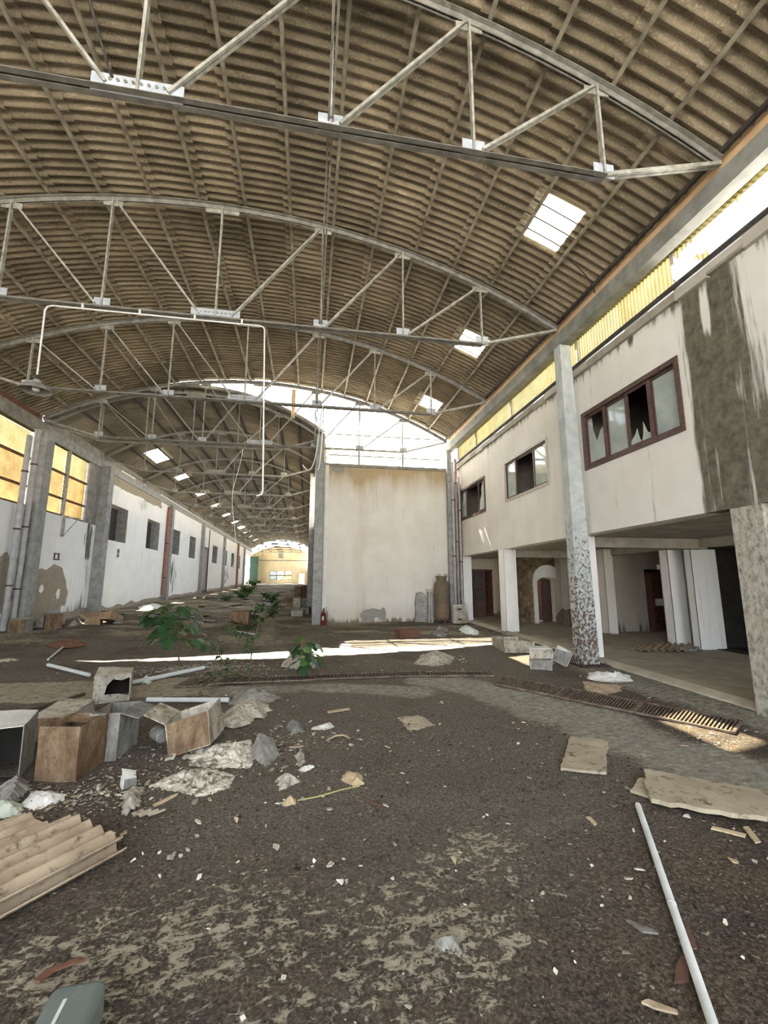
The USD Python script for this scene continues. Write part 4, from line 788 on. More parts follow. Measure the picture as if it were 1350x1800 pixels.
# conduit and lamp
cd = thing('conduit', 'white conduit clipped under the second truss with two drop legs', 'conduit', (0, 7.47, 0))
obj('conduit_run', MB().tube([(-4.44, 0, 4.98), (-4.46, 0, 6.16), (-4.43, 0, 6.23), (-4.36, 0, 6.26), (-.98, 0, 6.26), (-.92, 0, 6.24), (-.90, 0, 6.18), (-.80, 0, 3.22), (-.82, 0, 3.15), (-.90, 0, 3.12)], .015, 8), 'pvc', cd, smooth=50)
for x in (-3.9, -3.0, -2.1, -1.3): obj('conduit_clip', box((x, 0, 6.295), (.03, .04, .10)), 'pvc', cd)
lp = thing('industrial_lamp', 'dusty round industrial lamp hanging at the end of the white conduit', 'lamp', (-4.43, 7.47, 4.76))
obj('lamp_shade', MB().lathe([(.05, .16), (.07, .10), (.18, .05), (.23, -.02), (.22, -.03), (.17, .03), (.06, .08), (.0, .09)], 24), 'concrete_dark', lp, smooth=40); obj('lamp_holder', MB().lathe([(0, .24), (.035, .24), (.05, .14), (0, .14)], 16), 'dark_gap', lp, smooth=40)
obj('bulb', MB().lathe([(0, -.05), (.05, -.02), (.055, .03), (.03, .08), (0, .08)], 16), 'pvc', lp, smooth=40)
tb = thing('tie_rod', 'long pale double tie running along under the trusses past their right middle nodes', 'tie rod', (XC+1.87, 0, 6.42))
for s in (-1, 1): obj('angle', MB().bar((.02*s, -4, .03), (.02*s, 14.8, .03), .022, .03), 'steel', tb)
def cable(label, pts, r=.012, m_='pvc', name='hanging_cable'):
    p = np.array(pts, float); t = np.linspace(0, 1, len(p)); tt = np.linspace(0, 1, 24)
    from scipy.interpolate import CubicSpline
    q = CubicSpline(t, p)(tt); return MB().tube(q, r, 6).build(name, m_, smooth=60, label=label, cat='cable')
cable('thick pale cable hanging in a curve from the third truss', [(.27, 11.1, 6.36), (.18, 11.1, 5.6), (.06, 11.1, 4.75), (-.22, 11.1, 5.05 - .35)], .016)
cable('straight pale cable hanging beside the curved one at the third truss', [(.29, 11.25, 6.36), (.27, 11.25, 5.6), (.23, 11.25, 4.9), (.16, 11.25, 4.62)], .014)
cable('thin pale wire hanging from the small truss at the far vault mouth', [(-2.36, 15.2, 6.3), (-2.55, 15.2, 5.2), (-2.62, 15.2, 4.4), (-2.45, 15.2, 3.2), (-2.5, 15.2, 2.2)], .010)
cable('dark cable sagging from the roof to the nearest bolted truss plate', [(-2.62, 3.1, 8.45), (-2.32, 3.4, 7.6), (-2.08, 3.7, 6.75), (-2.0, 3.84, 6.5)], .012, 'dark_gap')
cable('dark cable strung across the right end of the roof to the eave', [(4.1, 5.9, 7.1), (4.6, 6.1, 7.02), (4.95, 6.3, 6.82)], .010, 'dark_gap')
# small signs and fittings on the left wall
sg_ = thing('safety_sign', 'small green and white safety sign on the white wall below the first deep window', 'sign', (XL+.012, 21.15, 2.72))
obj('sign_plate', span((-.008, -.14, 0), (0, .14, .50)), 'pvc', sg_); obj('pictogram', MB().span((0, -.11, .28), (.003, .11, .46)).span((0, -.11, .10), (.003, .11, .25)), 'green_paint', sg_)
ps = thing('pipe_stub_frame', 'small dark rectangular bracket on the bare left wall below the amber window', 'bracket', (XL+.01, 16.35, 2.45))
obj('bracket_bar', MB().span((0, -.16, .19), (.03, .16, .22)).span((0, -.16, 0), (.03, .16, .03)).span((0, -.14, .03), (.02, -.11, .19)).span((0, .11, .03), (.02, .14, .19)), 'black_iron', ps)
br = thing('wall_bracket', 'steel triangle bracket under the mullion of the amber window', 'bracket', (XL, 16.50, 3.4))
obj('upright', span((0, -.05, -.15), (.06, .05, .55)), 'steel', br); obj('brace', MB().bar((.05, .05, -.1), (.35, .25, .5), .03, .03), 'steel', br); obj('arm', MB().bar((0, 0, .52), (.38, .26, .52), .04, .04), 'steel', br)
gf = MB(); g_ = np.random.default_rng(4)
for i, x in enumerate((0, .42, .85, 1.25, 1.7, 2.1)):
    for k in range(3):
        p0 = np.array([x+g_.uniform(-.1, .3), g_.uniform(-.5, .3)]); pts = [p0]
        for _ in range(4): pts.append(pts[-1]+g_.uniform(-.35, .4, 2)*[.7, 1])
        gf.tube([(0, 46.2+p[0], 2.35+p[1]) for p in pts], .04, 5)
v = gf.v; gf.v = [np.stack([XL+.006+.1*(a[:, 0]), a[:, 1], a[:, 2]], -1) for a in v]
gf.build('graffiti', 'dark_gap', label='black scrawled graffiti on the white wall far down the left side', cat='graffiti')
# tank, cabinets and sacks at the back wall

plain('rust_tank', (.13, .105, .075), (.22, .15, .09), 2.5, .7, .002, 60)
plain('rust_dark', (.09, .04, .025), (.16, .08, .05), 9, .85, .003, 60)
def stained(name, c1, c2, dirt, scale=5., amt=(.52, .64), dscale=17., rand=.12, bump=.002):
    """A two-tone surface with specks and patches of dirt lying on it."""
    n = {'g': ('geometry', {}), 'n': ('noise_texture', {'scale': scale, 'detail': 6.}), 'n2': ('noise_texture', {'scale': dscale, 'detail': 9., 'roughness': .72}),
         'r': ('rgb_ramp', {'ramp': [(.35, c1), (.65, c2)]}), 'f': ('map_range', {'from_min': amt[0], 'from_max': amt[1], 'clamp': True}), 'mx': ('mix', {'mix_type': 'mix', 'color2': dirt}),
         'o': ('object_info', {}), 'mr': ('map_range', {'from_min': 0., 'from_max': 1., 'to_min': 1-rand, 'to_max': 1+rand}), 'h': ('hsv', {}), 'b': ('bump', {'strength': 1., 'distance': bump}),
         'p': ('principled_bsdf', {'roughness': .9, 'specular_ior_level': .15})}
    l = [('g.position', 'n.vector'), ('g.position', 'n2.vector'), ('n.fac', 'r.fac'), ('n2.fac', 'f.value'), ('r.color', 'mx.color1'), ('f.result', 'mx.fac'), ('o.random', 'mr.value'), ('mr.result', 'h.value'),
         ('mx.color', 'h.color'), ('h.color', 'p.base_color'), ('n2.fac', 'b.height'), ('b.normal', 'p.normal')]
    mat(name, n, l)
stained('cardboard_tan', (.30, .205, .125), (.42, .30, .19), (.20, .14, .09), 4, (.58, .74), 9)
stained('white_sheet', (.55, .54, .50), (.70, .69, .65), (.15, .12, .095), 6, (.58, .68), 20)
stained('dirty_paper', (.43, .40, .33), (.62, .58, .49), (.13, .105, .08), 6, (.49, .60), 12, bump=.003)
stained('fibreboard', (.33, .28, .205), (.44, .38, .285), (.09, .07, .05), 4, (.54, .66), 11)
stained('sheet_tan', (.31, .235, .16), (.47, .375, .27), (.11, .09, .065), 5, (.53, .68), 18)
stained('stick_wood', (.38, .29, .18), (.52, .42, .28), (.16, .12, .08), 6, (.56, .7), 20)
stained('rubble_grey', (.27, .255, .23), (.40, .38, .35), (.12, .105, .085), 5, (.52, .68), 12)
stained('green_cloth', (.40, .44, .36), (.54, .57, .49), (.20, .19, .15), 5, (.58, .7), 12)
stained('clear_film', (.55, .60, .57), (.68, .72, .69), (.30, .30, .27), 5, (.6, .75), 9)
stained('can_green', (.115, .135, .125), (.16, .185, .175), (.22, .21, .18), 3, (.58, .72), 12)
stained('red_brown', (.095, .05, .038), (.15, .08, .058), (.07, .045, .035), 5, (.55, .7), 12)
stained('extinguisher_red', (.11, .02, .02), (.19, .035, .035), (.12, .06, .05), 5, (.6, .75), 14)
stained('pole_white', (.55, .58, .57), (.68, .70, .69), (.25, .23, .20), 6, (.6, .72), 16)
stained('grate_rust', (.12, .085, .065), (.22, .17, .13), (.03, .022, .018), 12, (.5, .65), 40)
stained('chips', (.45, .41, .33), (.62, .58, .50), (.22, .18, .13), 9, (.55, .7), 30, rand=.4)
stained('dirt_clod', (.035, .027, .021), (.085, .068, .053), (.16, .135, .105), 20, (.62, .72), 60, rand=.4)
def weathered(name, ramp, dirt, rand=.15):
    n = {'g': ('geometry', {}), 'm': ('mapping', {'scale': (1, 1, .4)}), 'n': ('noise_texture', {'scale': 7., 'detail': 9., 'roughness': .7, 'distortion': .4}), 'n2': ('noise_texture', {'scale': 26., 'detail': 7., 'roughness': .7}),
         'r': ('rgb_ramp', {'ramp': ramp}), 'f': ('map_range', {'from_min': .54, 'from_max': .66, 'clamp': True}), 'mx': ('mix', {'mix_type': 'mix', 'color2': dirt}), 'o': ('object_info', {}),
         'mr': ('map_range', {'from_min': 0., 'from_max': 1., 'to_min': 1-rand, 'to_max': 1+rand}), 'h': ('hsv', {}), 'b': ('bump', {'strength': .6, 'distance': .004}), 'p': ('principled_bsdf', {'roughness': .92, 'specular_ior_level': .12})}
    l = [('g.position', 'm.vector'), ('m.vector', 'n.vector'), ('g.position', 'n2.vector'), ('n.fac', 'r.fac'), ('n2.fac', 'f.value'), ('r.color', 'mx.color1'), ('f.result', 'mx.fac'), ('o.random', 'mr.value'), ('mr.result', 'h.value'), ('mx.color', 'h.color'), ('h.color', 'p.base_color'), ('n.fac', 'b.height'), ('b.normal', 'p.normal')]
    mat(name, n, l)
weathered('cardboard', [(.30, (.055, .036, .024)), (.42, (.13, .083, .05)), (.54, (.20, .135, .083)), (.64, (.26, .19, .125)), (.72, (.34, .29, .225))], (.10, .07, .048))
weathered('white_foam', [(.30, (.15, .115, .08)), (.42, (.29, .255, .20)), (.52, (.40, .37, .31)), (.70, (.50, .475, .41))], (.13, .10, .075))
weathered('grey_card', [(.30, (.095, .085, .07)), (.44, (.18, .172, .155)), (.58, (.27, .26, .235)), (.72, (.36, .35, .32))], (.11, .095, .075))
def leaf_mat(name, c, t):
    mat(name, {'o': ('object_info', {}), 'mr': ('map_range', {'from_min': 0., 'from_max': 1., 'to_min': .7, 'to_max': 1.25}), 'h': ('hsv', {'color': c}), 'p': ('principled_bsdf', {'roughness': .45, 'specular_ior_level': .4}), 't': ('translucent_bsdf', {'color': t}), 'm': ('mix_closure', {'fac': .3})},
        [('o.random', 'mr.value'), ('mr.result', 'h.value'), ('h.color', 'p.base_color'), ('p.BSDF', 'm.closure1'), ('t.BSDF', 'm.closure2')], surface='m.closure')
leaf_mat('leaf_dark', (.028, .075, .028), (.07, .16, .025)); leaf_mat('leaf_light', (.075, .165, .04), (.17, .32, .05)); leaf_mat('leaf_glauc', (.16, .27, .20), (.15, .3, .12))
plain('stem', (.10, .075, .045), (.16, .12, .07), 12, .8)

tk = thing('gas_tank', 'tall rusty cylindrical tank with a collar standing in the corner', 'tank', (4.50, 14.44, .36))
obj('tank_body', MB().lathe([(0, .10), (.20, .10), (.25, .16), (.26, .22), (.26, 1.24), (.245, 1.32), (.19, 1.38), (.13, 1.41), (.13, 1.44), (0, 1.44)], 36), 'rust_tank', tk, smooth=35)
obj('collar', MB().lathe([(.15, 1.36), (.165, 1.36), (.17, 1.50), (.20, 1.52), (.20, 1.55), (.15, 1.55), (.15, 1.36)], 28), 'rust_tank', tk, smooth=35)
for s in (-1, 1): obj('handle', MB().tube([(.12*s-.05, -.1, 1.55), (.12*s-.05, -.1, 1.60), (.12*s+.05, -.1, 1.60), (.12*s+.05, -.1, 1.55)], .012, 6), 'rust_tank', tk)
for a in (0.6, 2.7, 4.8): obj('foot', box((.17*math.cos(a), .17*math.sin(a), .06), (.06, .06, .13)), 'rust_dark', tk)
cb = thing('meter_cabinet', 'white metal cabinet with two dark slots leaning at the foot of the corner pipes', 'cabinet', (4.98, 14.10, .355), 4)
obj('cabinet_body', box((0, 0, .31), (.44, .16, .60)), 'white_sheet', cb); obj('cabinet_door', box((0, -.085, .31), (.40, .012, .56)), 'white_foam', cb)
for z in (.47, .14): obj('vent_slot', box((-.02, -.093, z), (.13, .008, .05)), 'dark_gap', cb)
obj('card_patch', box((.12, -.094, .10), (.16, .006, .16)), 'cardboard_tan', cb)
bd = thing('leaning_board', 'narrow grey board leaning on the pillar beside the white cabinet', 'board', (5.28, 14.12, .37)); obj('board', MB().bar((0, 0, .0), (-.06, .30, .78), .10, .02, (0, 1, .4)), 'rubble_grey', bd)
sk = thing('cement_sack_slab', 'grey hardened slab standing against the back wall left of the rusty tank', 'slab', (3.88, 14.66, .36))
obj('slab', MB().poly([(-.26, 0), (-.22, .45), (-.25, .62), (-.20, .98), (-.02, 1.02), (.10, .93), (.19, .80), (.18, .40), (.20, 0)], .14).mesh().apply_transform(np.array([[1, 0, 0, 0], [0, 0, 1, 0], [0, 1, 0, 0], [0, 0, 0, 1.]])), 'rubble_grey', sk)
vp_ = thing('valve_pipe', 'grey upright pipes with valve between the slab and the rusty tank', 'pipe', (4.10, 14.45, .36))
for dx in (-.05, .05): obj('pipe', MB().tube([(dx, 0, 0), (dx*.8, 0, .85)], .035, 10), 'pipe_grey', vp_, smooth=40)
obj('valve', MB().box((0, 0, .95), (.16, .10, .16)).tube([(-.14, 0, 1.08), (.12, 0, 1.10)], .018, 6), 'rubble_grey', vp_)
fe_ = thing('fire_extinguisher', 'small dark red extinguisher standing at the foot of the centre column', 'extinguisher', (.52, 14.28, .355))
obj('cylinder', MB().lathe([(0, 0), (.085, 0), (.09, .02), (.09, .32), (.07, .38), (.03, .42), (.025, .46), (0, .46)], 20), 'extinguisher_red', fe_, smooth=40); obj('valve_head', MB().box((0, 0, .48), (.05, .04, .05)).bar((-.02, 0, .52), (.10, 0, .53), .02, .015), 'dark_gap', fe_)
obj('label_plate', MB().box((-.02, -.089, .22), (.06, .006, .12)), 'white_sheet', fe_); obj('hose', MB().tube([(.03, 0, .47), (.11, -.02, .42), (.12, -.02, .25), (.10, -.02, .10)], .012, 6), 'dark_gap', fe_)

# ------------------------------------------------------------------ things lying on the floor
def front_frame(pl, pr):
    p, q = at(*pl), at(*pr); u = q-p; L = np.linalg.norm(u[:2]); u = u/np.linalg.norm(u); n = np.array([-u[1], u[0], 0]); n /= np.linalg.norm(n)
    return p, u, n, L
def carton(label, pl, pr, depth, h, front='cardboard', side='grey_card', top=None, name='carton', yaw=0., tilt=0., open_front=False, hole=None, flaps=(), lean=0., t=.008, cat='box', sink=.01, skip=(), jit=.012, inner=None):
    """A box whose front foot runs between two floor points; its walls, base, lid and flaps are parts."""
    p, u, n, L = front_frame(pl, pr)
    B = thing(name, label, cat, p-[0, 0, sink], math.degrees(math.atan2(u[1], u[0]))+yaw)
    g = np.random.default_rng(int(pl[0]*7+pl[1])); r = lambda: g.uniform(-jit, jit)
    c = {(i, j, k): np.array([i*L+r()*(k > 0), j*depth+r()*(k > 0)+lean*k*h, k*h+r()*k]) for i in (0, 1) for j in (0, 1) for k in (0, 1)}
    if tilt:
        a = math.radians(tilt)
        for k in c: v = c[k]; c[k] = np.array([v[0]*math.cos(a)-v[2]*math.sin(a), v[1], v[0]*math.sin(a)+v[2]*math.cos(a)])
        lo = min(v[2] for v in c.values()); 
        for k in c: c[k][2] -= lo
    ctr = sum(c.values())/8
    def wall(nm, a, b, d, e, m_):
        q = np.array([a, b, d, e]); nn = np.cross(q[1]-q[0], q[3]-q[0]); nn /= np.linalg.norm(nn); nn *= np.sign(np.dot(ctr-q.mean(0), nn)) or 1
        N = 6; s = np.linspace(0, 1, N); S, T = np.meshgrid(s, s, indexing='ij')
        G = (q[0]*((1-S)*(1-T))[..., None]+q[1]*(S*(1-T))[..., None]+q[2]*(S*T)[..., None]+q[3]*((1-S)*T)[..., None])
        W = (fbm(G*4+g.uniform(0, 9), 3)-.5)*.05*min(1, h/.3)*(np.sin(np.pi*S)*.8+.2); G = G+W[..., None]*nn
        i = np.arange(N*N).reshape(N, N); f = np.stack([i[:-1, :-1], i[1:, :-1], i[1:, 1:], i[:-1, 1:]], -1).reshape(-1, 4)
        o = np.concatenate([i[0], i[1:, -1], i[-1, -2::-1], i[-2:0:-1, 0]]); e_ = [[o[k], o[(k+1) % len(o)], o[(k+1) % len(o)]+N*N, o[k]+N*N] for k in range(len(o))]
        return obj(nm, MB().add(np.vstack([G.reshape(-1, 3), (G+nn*t).reshape(-1, 3)]), np.vstack([f, f[:, ::-1]+N*N, e_])), m_, B)
    C = lambda i, j, k: c[i, j, k]
    if not open_front and not hole and 'front' not in skip: wall('front_panel', C(0, 0, 0), C(1, 0, 0), C(1, 0, 1), C(0, 0, 1), front)
    if hole is not None:
        m = trimesh.creation.extrude_polygon(sg.Polygon([(0, 0), (L, 0), (L, h), (0, h)]).difference(sg.Polygon(hole)), .012, engine='earcut'); m.vertices = np.stack([m.vertices[:, 0], m.vertices[:, 2]-.004, m.vertices[:, 1]], -1); m.invert(); obj('front_panel', m, front, B)
    if 'back' not in skip: wall('back_panel', C(0, 1, 0), C(1, 1, 0), C(1, 1, 1), C(0, 1, 1), inner or side)
    if 'left' not in skip: wall('side_panel', C(0, 0, 0), C(0, 1, 0), C(0, 1, 1), C(0, 0, 1), side)
    if 'right' not in skip: wall('side_panel', C(1, 0, 0), C(1, 1, 0), C(1, 1, 1), C(1, 0, 1), front if 'rf' in flaps else side)
    wall('base_panel', C(0, 0, 0), C(1, 0, 0), C(1, 1, 0), C(0, 1, 0), inner or side)
    if top: wall('lid', C(0, 0, 1), C(1, 0, 1), C(1, 1, 1)+[0, 0, .02], C(0, 1, 1)+[0, 0, .05], top)
    for fl in flaps:
        if fl == 'rf': continue
        e0, e1, d = {'front': (C(0, 0, 1), C(1, 0, 1), np.array([0, -.5, .5])), 'back': (C(0, 1, 1), C(1, 1, 1), np.array([0, .6, .35])), 'left': (C(0, 0, 1), C(0, 1, 1), np.array([-.7, 0, .3])), 'right': (C(1, 0, 1), C(1, 1, 1), np.array([.8, 0, -.25])), 'backin': (C(0, 1, 1), C(1, 1, 1), np.array([0, -.5, -.15]))}[fl]
        d = d*min(L, depth)*.75; wall('flap', e0, e1, e1+d, e0+d, side if fl != 'front' else front)
    return B
carton('weathered pale box lying with a ragged dark hole in its end', (162, 1238), (227, 1231), .42, .34, 'white_foam', 'white_foam', 'white_foam', yaw=0, inner='soot', hole=[(.12, .11), (.14, .22), (.20, .29), (.30, .27), (.38, .30), (.46, .25), (.49, .13), (.38, .08), (.27, .11)])  # back and base near-black, painting the shade seen through the hole
carton('closed brown-fronted box with a pale dirt-speckled lid, behind the upright cardboard', (46, 1304), (114, 1300), .62, .22, 'cardboard', 'rubble_grey', 'white_foam')
carton('tall open carton of brown upright panels at the front of the box heap', (60, 1373), (133, 1373), .40, .41, 'cardboard', 'cardboard', None, flaps=('rf', 'backin'), lean=-.03)
carton('open carton with a clean brown side, right of the tall upright carton', (146, 1340), (199, 1341), .42, .41, 'grey_card', 'grey_card', None, flaps=('rf', 'right'), yaw=8)
carton('grey open-fronted box with dark inside at the left edge of the view', (-55, 1385), (30, 1374), .42, .42, 'grey_card', 'grey_card', 'white_sheet', open_front=True, yaw=6, inner='soot')  # shade inside the box painted onto its back and base
carton('tipped open box with speckled pale sides and brown inside, mid heap', (296, 1332), (372, 1330), .42, .30, 'cardboard', 'white_foam', None, tilt=17, flaps=('left',), lean=.08, jit=.03)
carton('small grey box lying in the dirt in front of the box heap', (214, 1388), (240, 1381), .10, .075, 'grey_card', 'white_sheet', 'white_sheet', jit=.006)
carton('open pale tray-like box with stained sides beside the white pillar foot', (866, 1136), (893, 1149), .62, .24, 'white_foam', 'white_foam', None, yaw=-4, jit=.03)
carton('upright white box with a speckled lid near the steel column foot', (933, 1177), (971, 1179), .30, .19, 'grey_card', 'white_sheet', None, jit=.012)
wl = thing('box_lid', 'white speckled lid sitting on the upright white box', 'lid', at(932, 1177)+[-.01, -.03, .19], -8); obj('lid_top', box((.19, .14, .16), (.40, .32, .02)), 'white_sheet', wl); obj('lid_front', box((.19, -.012, .08), (.40, .016, .16)), 'white_foam', wl); obj('lid_side', box((.39, .14, .08), (.014, .32, .16)), 'white_sheet', wl)
carton('grey tipped bin right of the upright white box', (970, 1170), (999, 1172), .26, .24, 'grey_card', 'white_sheet', None, tilt=-24, jit=.03, name='bin')
carton('brown carton standing alone on the far floor beyond the spindly plant', (402, 1104), (435, 1104), .55, .46, 'cardboard', 'cardboard', 'cardboard', yaw=5)
carton('rusty-brown box by the twin drain pipes', (12, 1113), (44, 1112), .40, .36, 'cardboard', 'grey_card', 'white_foam', yaw=-5)
carton('dark brown carton between the drain pipes and the stone heap', (77, 1107), (108, 1105), .45, .42, 'cardboard', 'red_brown', 'grey_card')
carton('sunlit open carton at the foot of the left wall column', (148, 1100), (176, 1099), .45, .28, 'cardboard_tan', 'cardboard_tan', None, flaps=('front', 'left'), jit=.05)
carton('second sunlit carton, tipped, to the right of the open one by the left wall', (192, 1099), (216, 1092), .36, .24, 'cardboard_tan', 'cardboard_tan', 'cardboard_tan', tilt=-10, jit=.04)
carton('red-brown toolbox lying in front of the back wall', (703, 1123), (739, 1121), .28, .20, 'red_brown', 'red_brown', 'rust_dark', name='toolbox', jit=.004)
# stacked boxes along the right side of the far hall
for k, (pl, pr, d, h, m1, z) in enumerate([((512, 1084), (532, 1084), .5, .22, 'rubble_grey', 0), ((529, 1081), (543, 1081), .5, .30, 'grey_card', 0), ((514, 1068), (527, 1068), .4, .42, 'white_foam', 0), ((528, 1066), (543, 1066), .5, .34, 'grey_card', 0),
        ((498, 1060), (520, 1060), .9, .28, 'cardboard', 0), ((530, 1051), (542, 1051), .8, .75, 'red_brown', 0), ((518, 1049), (528, 1049), .8, .70, 'cardboard', 0), ((445, 1068), (460, 1068), .6, .20, 'grey_card', 0), ((460, 1066), (476, 1066), .6, .16, 'rubble_grey', 0)]):
    carton(('low grey block box beside the centre column', 'grey box tight against the edge-on wall', 'pale upright box behind the low grey block', 'wide grey box behind the pale upright one', 'flat brown carton at the left of the stacked boxes', 'tall dark red carton furthest back against the edge-on wall', 'tall brown carton left of the dark red one', 'low grey box amid the far floor litter, left one', 'low grey box amid the far floor litter, right one')[k], pl, pr, d, h, m1, m1, m1, jit=.02)

def heap(label, pts, h, amp, m_, name='crumpled_paper', cat='paper', n=26, seed=0, sharp=1., base=.004, freq=9., group=None, kind=None):
    """Crumpled sheet or cloth over a floor outline: pts are floor points (pixels); h its middle height, amp its folds."""
    P = np.array([at(*p)[:2] for p in pts]); c = P.mean(0); poly = sg.Polygon(P)
    if not poly.is_valid: poly = poly.buffer(0)
    from shapely import contains_xy, points, distance
    from scipy.spatial import Delaunay
    x0, y0, x1, y1 = poly.bounds; g = np.random.default_rng(seed+77); st = max(x1-x0, y1-y0)/n; L = poly.exterior.length; nb = int(L/st)
    rim_ = np.array([poly.exterior.interpolate(k*L/nb).coords[0] for k in range(nb)])+g.normal(0, st*.55, (nb, 2)); poly = sg.Polygon(rim_).buffer(0); poly = max(getattr(poly, 'geoms', [poly]), key=lambda a: a.area)
    gx, gy = np.meshgrid(np.arange(x0, x1, st), np.arange(y0, y1, st)); Q = np.stack([gx.ravel(), gy.ravel()], -1)+g.uniform(-.42, .42, (gx.size, 2))*st
    Q = Q[contains_xy(poly.buffer(-st*.35), Q[:, 0], Q[:, 1])]; Q = np.vstack([np.array(poly.exterior.coords)[:-1], Q]); f = Delaunay(Q).simplices; cc = Q[f].mean(1); f = f[contains_xy(poly, cc[:, 0], cc[:, 1])]
    X, Y = Q[:, 0], Q[:, 1]; e = np.clip(distance(points(X, Y), poly.exterior)/(.28*min(x1-x0, y1-y0)+1e-6), 0, 1)
    q = np.stack([X*freq, Y*freq, X*0+seed*3.1], -1); f1 = 1-np.abs(2*meshkit.noise(q, seed)-1)*1.6; f2 = 1-np.abs(2*meshkit.noise(q*2.1+5, seed+4)-1)*1.6
    z = base+h*e**sharp*(.75+.5*fbm(q*.5, 2, seed+9))+amp*np.clip(.65*f1+.35*f2, -.2, 1)*(.25+.75*e)
    Z = SLOPE*Y+np.maximum(z, .004); a_, b_, c_ = (Q[f[:, k]] for k in range(3)); cr = (b_-a_)[:, 0]*(c_-a_)[:, 1]-(b_-a_)[:, 1]*(c_-a_)[:, 0]; f[cr < 0] = f[cr < 0][:, ::-1]
    V_ = np.stack([X, Y, Z], -1); lo = V_.copy(); lo[:, 2] -= .005; k_ = len(V_); ed = {}
    for t in f:
        for a in range(3): ed[(t[a], t[(a+1) % 3])] = 1
    rim = [t for (a, b) in ed if (b, a) not in ed for t in ([b, a, a+k_], [b, a+k_, b+k_])]
    m = trimesh.Trimesh(np.vstack([V_, lo]), np.vstack([f, f[:, ::-1]+k_, rim]), process=False); m.remove_unreferenced_vertices()
    return obj(name, m, m_, smooth=False, label=label, cat=cat, group=group, kind=kind)
heap('large sheet of crumpled dirty white paper pressed into the dirt below the tipped box', [(262, 1384), (300, 1392), (352, 1402), (402, 1388), (412, 1366), (370, 1352), (322, 1356)], .008, .050, 'dirty_paper', n=64, seed=1, freq=19)
heap('torn white paper heap between the tipped box and the grey wedge', [(335, 1318), (332, 1348), (375, 1352), (440, 1352), (448, 1330), (440, 1302), (400, 1308)], .015, .06, 'dirty_paper', n=60, seed=2, freq=15)
heap('rumpled pale cardboard sheet behind the tipped box', [(382, 1284), (412, 1282), (452, 1268), (478, 1250), (460, 1236), (418, 1240), (392, 1256)], .09, .05, 'white_foam', 'crumpled_card', 'cardboard', n=18, seed=3, freq=2.6)
heap('grey rumpled sheet with a rusty stain behind the pale cardboard', [(400, 1240), (430, 1238), (470, 1238), (494, 1228), (470, 1216), (420, 1216)], .05, .05, 'grey_card', 'crumpled_card', 'cardboard', n=40, seed=4, freq=7)
heap('pale torn wrapping in front of the grey open-fronted box', [(0, 1424), (28, 1418), (50, 1390), (48, 1374), (0, 1384)], .05, .07, 'grey_card', 'crumpled_card', 'wrapping', n=34, seed=5, freq=10)
heap('pale green cloth at the left edge above the corrugated sheets', [(-20, 1438), (8, 1440), (38, 1430), (40, 1416), (10, 1414), (-20, 1420)], .05, .02, 'green_cloth', 'cloth_bundle', 'cloth', n=26, seed=6, freq=6)
heap('white and tan plastic bag lying in front of the tall upright carton', [(36, 1416), (60, 1426), (100, 1414), (116, 1400), (88, 1392), (56, 1396)], .035, .03, 'white_sheet', 'plastic_bag', 'bag', n=30, seed=7, freq=10)
heap('crumpled paper wrapper below the small grey box', [(214, 1430), (222, 1436), (247, 1412), (250, 1388), (236, 1384), (216, 1396)], .03, .04, 'white_foam', n=26, seed=8, freq=13)
heap('crumpled white rag heap in front of the grate by the sun strip', [(728, 1168), (760, 1172), (792, 1168), (796, 1156), (776, 1148), (742, 1152)], .07, .07, 'white_foam', 'rag_heap', 'rag', n=40, seed=9, freq=4)
heap('white torn film heap near the right drain', [(1032, 1194), (1062, 1200), (1112, 1198), (1106, 1188), (1060, 1184), (1036, 1184)], .03, .06, 'white_sheet', 'plastic_film', 'film', n=40, seed=10, freq=9)
heap('brown scrap of board with curled edge beside the torn film near the drain', [(1024, 1198), (1030, 1214), (1066, 1222), (1090, 1216), (1092, 1204), (1060, 1202)], .02, .03, 'sheet_tan', 'board_scrap', 'board', n=30, seed=11, freq=5)
heap('clear plastic sheet lying in front of the portico door', [(806, 1108), (816, 1114), (836, 1117), (842, 1112), (828, 1104), (812, 1103)], .10, .05, 'clear_film', 'plastic_film', 'film', n=30, seed=12, freq=3)
heap('dark bag slumped in front of the rusty tank', [(758, 1116), (768, 1121), (784, 1119), (786, 1108), (772, 1108)], .22, .08, 'grey_card', 'rubbish_bag', 'bag', n=26, seed=13, freq=4)
heap('pale sack lying beneath the small fig plant by the grate', [(494, 1172), (520, 1176), (556, 1174), (554, 1158), (520, 1157)], .22, .02, 'white_foam', 'sack', 'sack', n=34, seed=14, freq=3, sharp=.7)
heap('grey stones and mortar heaped along the foot of the left wall', [(56, 1107), (112, 1099), (114, 1092), (74, 1098)], .34, .14, 'rubble_grey', 'stone_heap', 'rubble', n=44, seed=15, freq=1.6)
heap('white stone lumps beside the sunlit cartons', [(120, 1103), (140, 1101), (144, 1095), (126, 1095)], .25, .10, 'white_foam', 'stone_heap', 'rubble', n=30, seed=16, freq=2.4)
heap('rusty crumpled metal sheet on the left floor', [(78, 1137), (100, 1141), (122, 1140), (152, 1136), (150, 1130), (108, 1128)], .06, .08, 'rust', 'metal_sheet', 'metal sheet', n=36, seed=17, freq=2.4)
heap('pale fabric patch at the left edge of the floor', [(-10, 1166), (34, 1161), (22, 1157), (-10, 1160)], .02, .02, 'dirty_paper', 'rag', 'rag', n=24, seed=18, freq=3)
heap('crumpled paper ball right of the wedge', [(503, 1278), (512, 1290), (534, 1290), (532, 1278), (514, 1273)], .06, .035, 'grey_card', n=24, seed=19, freq=12)
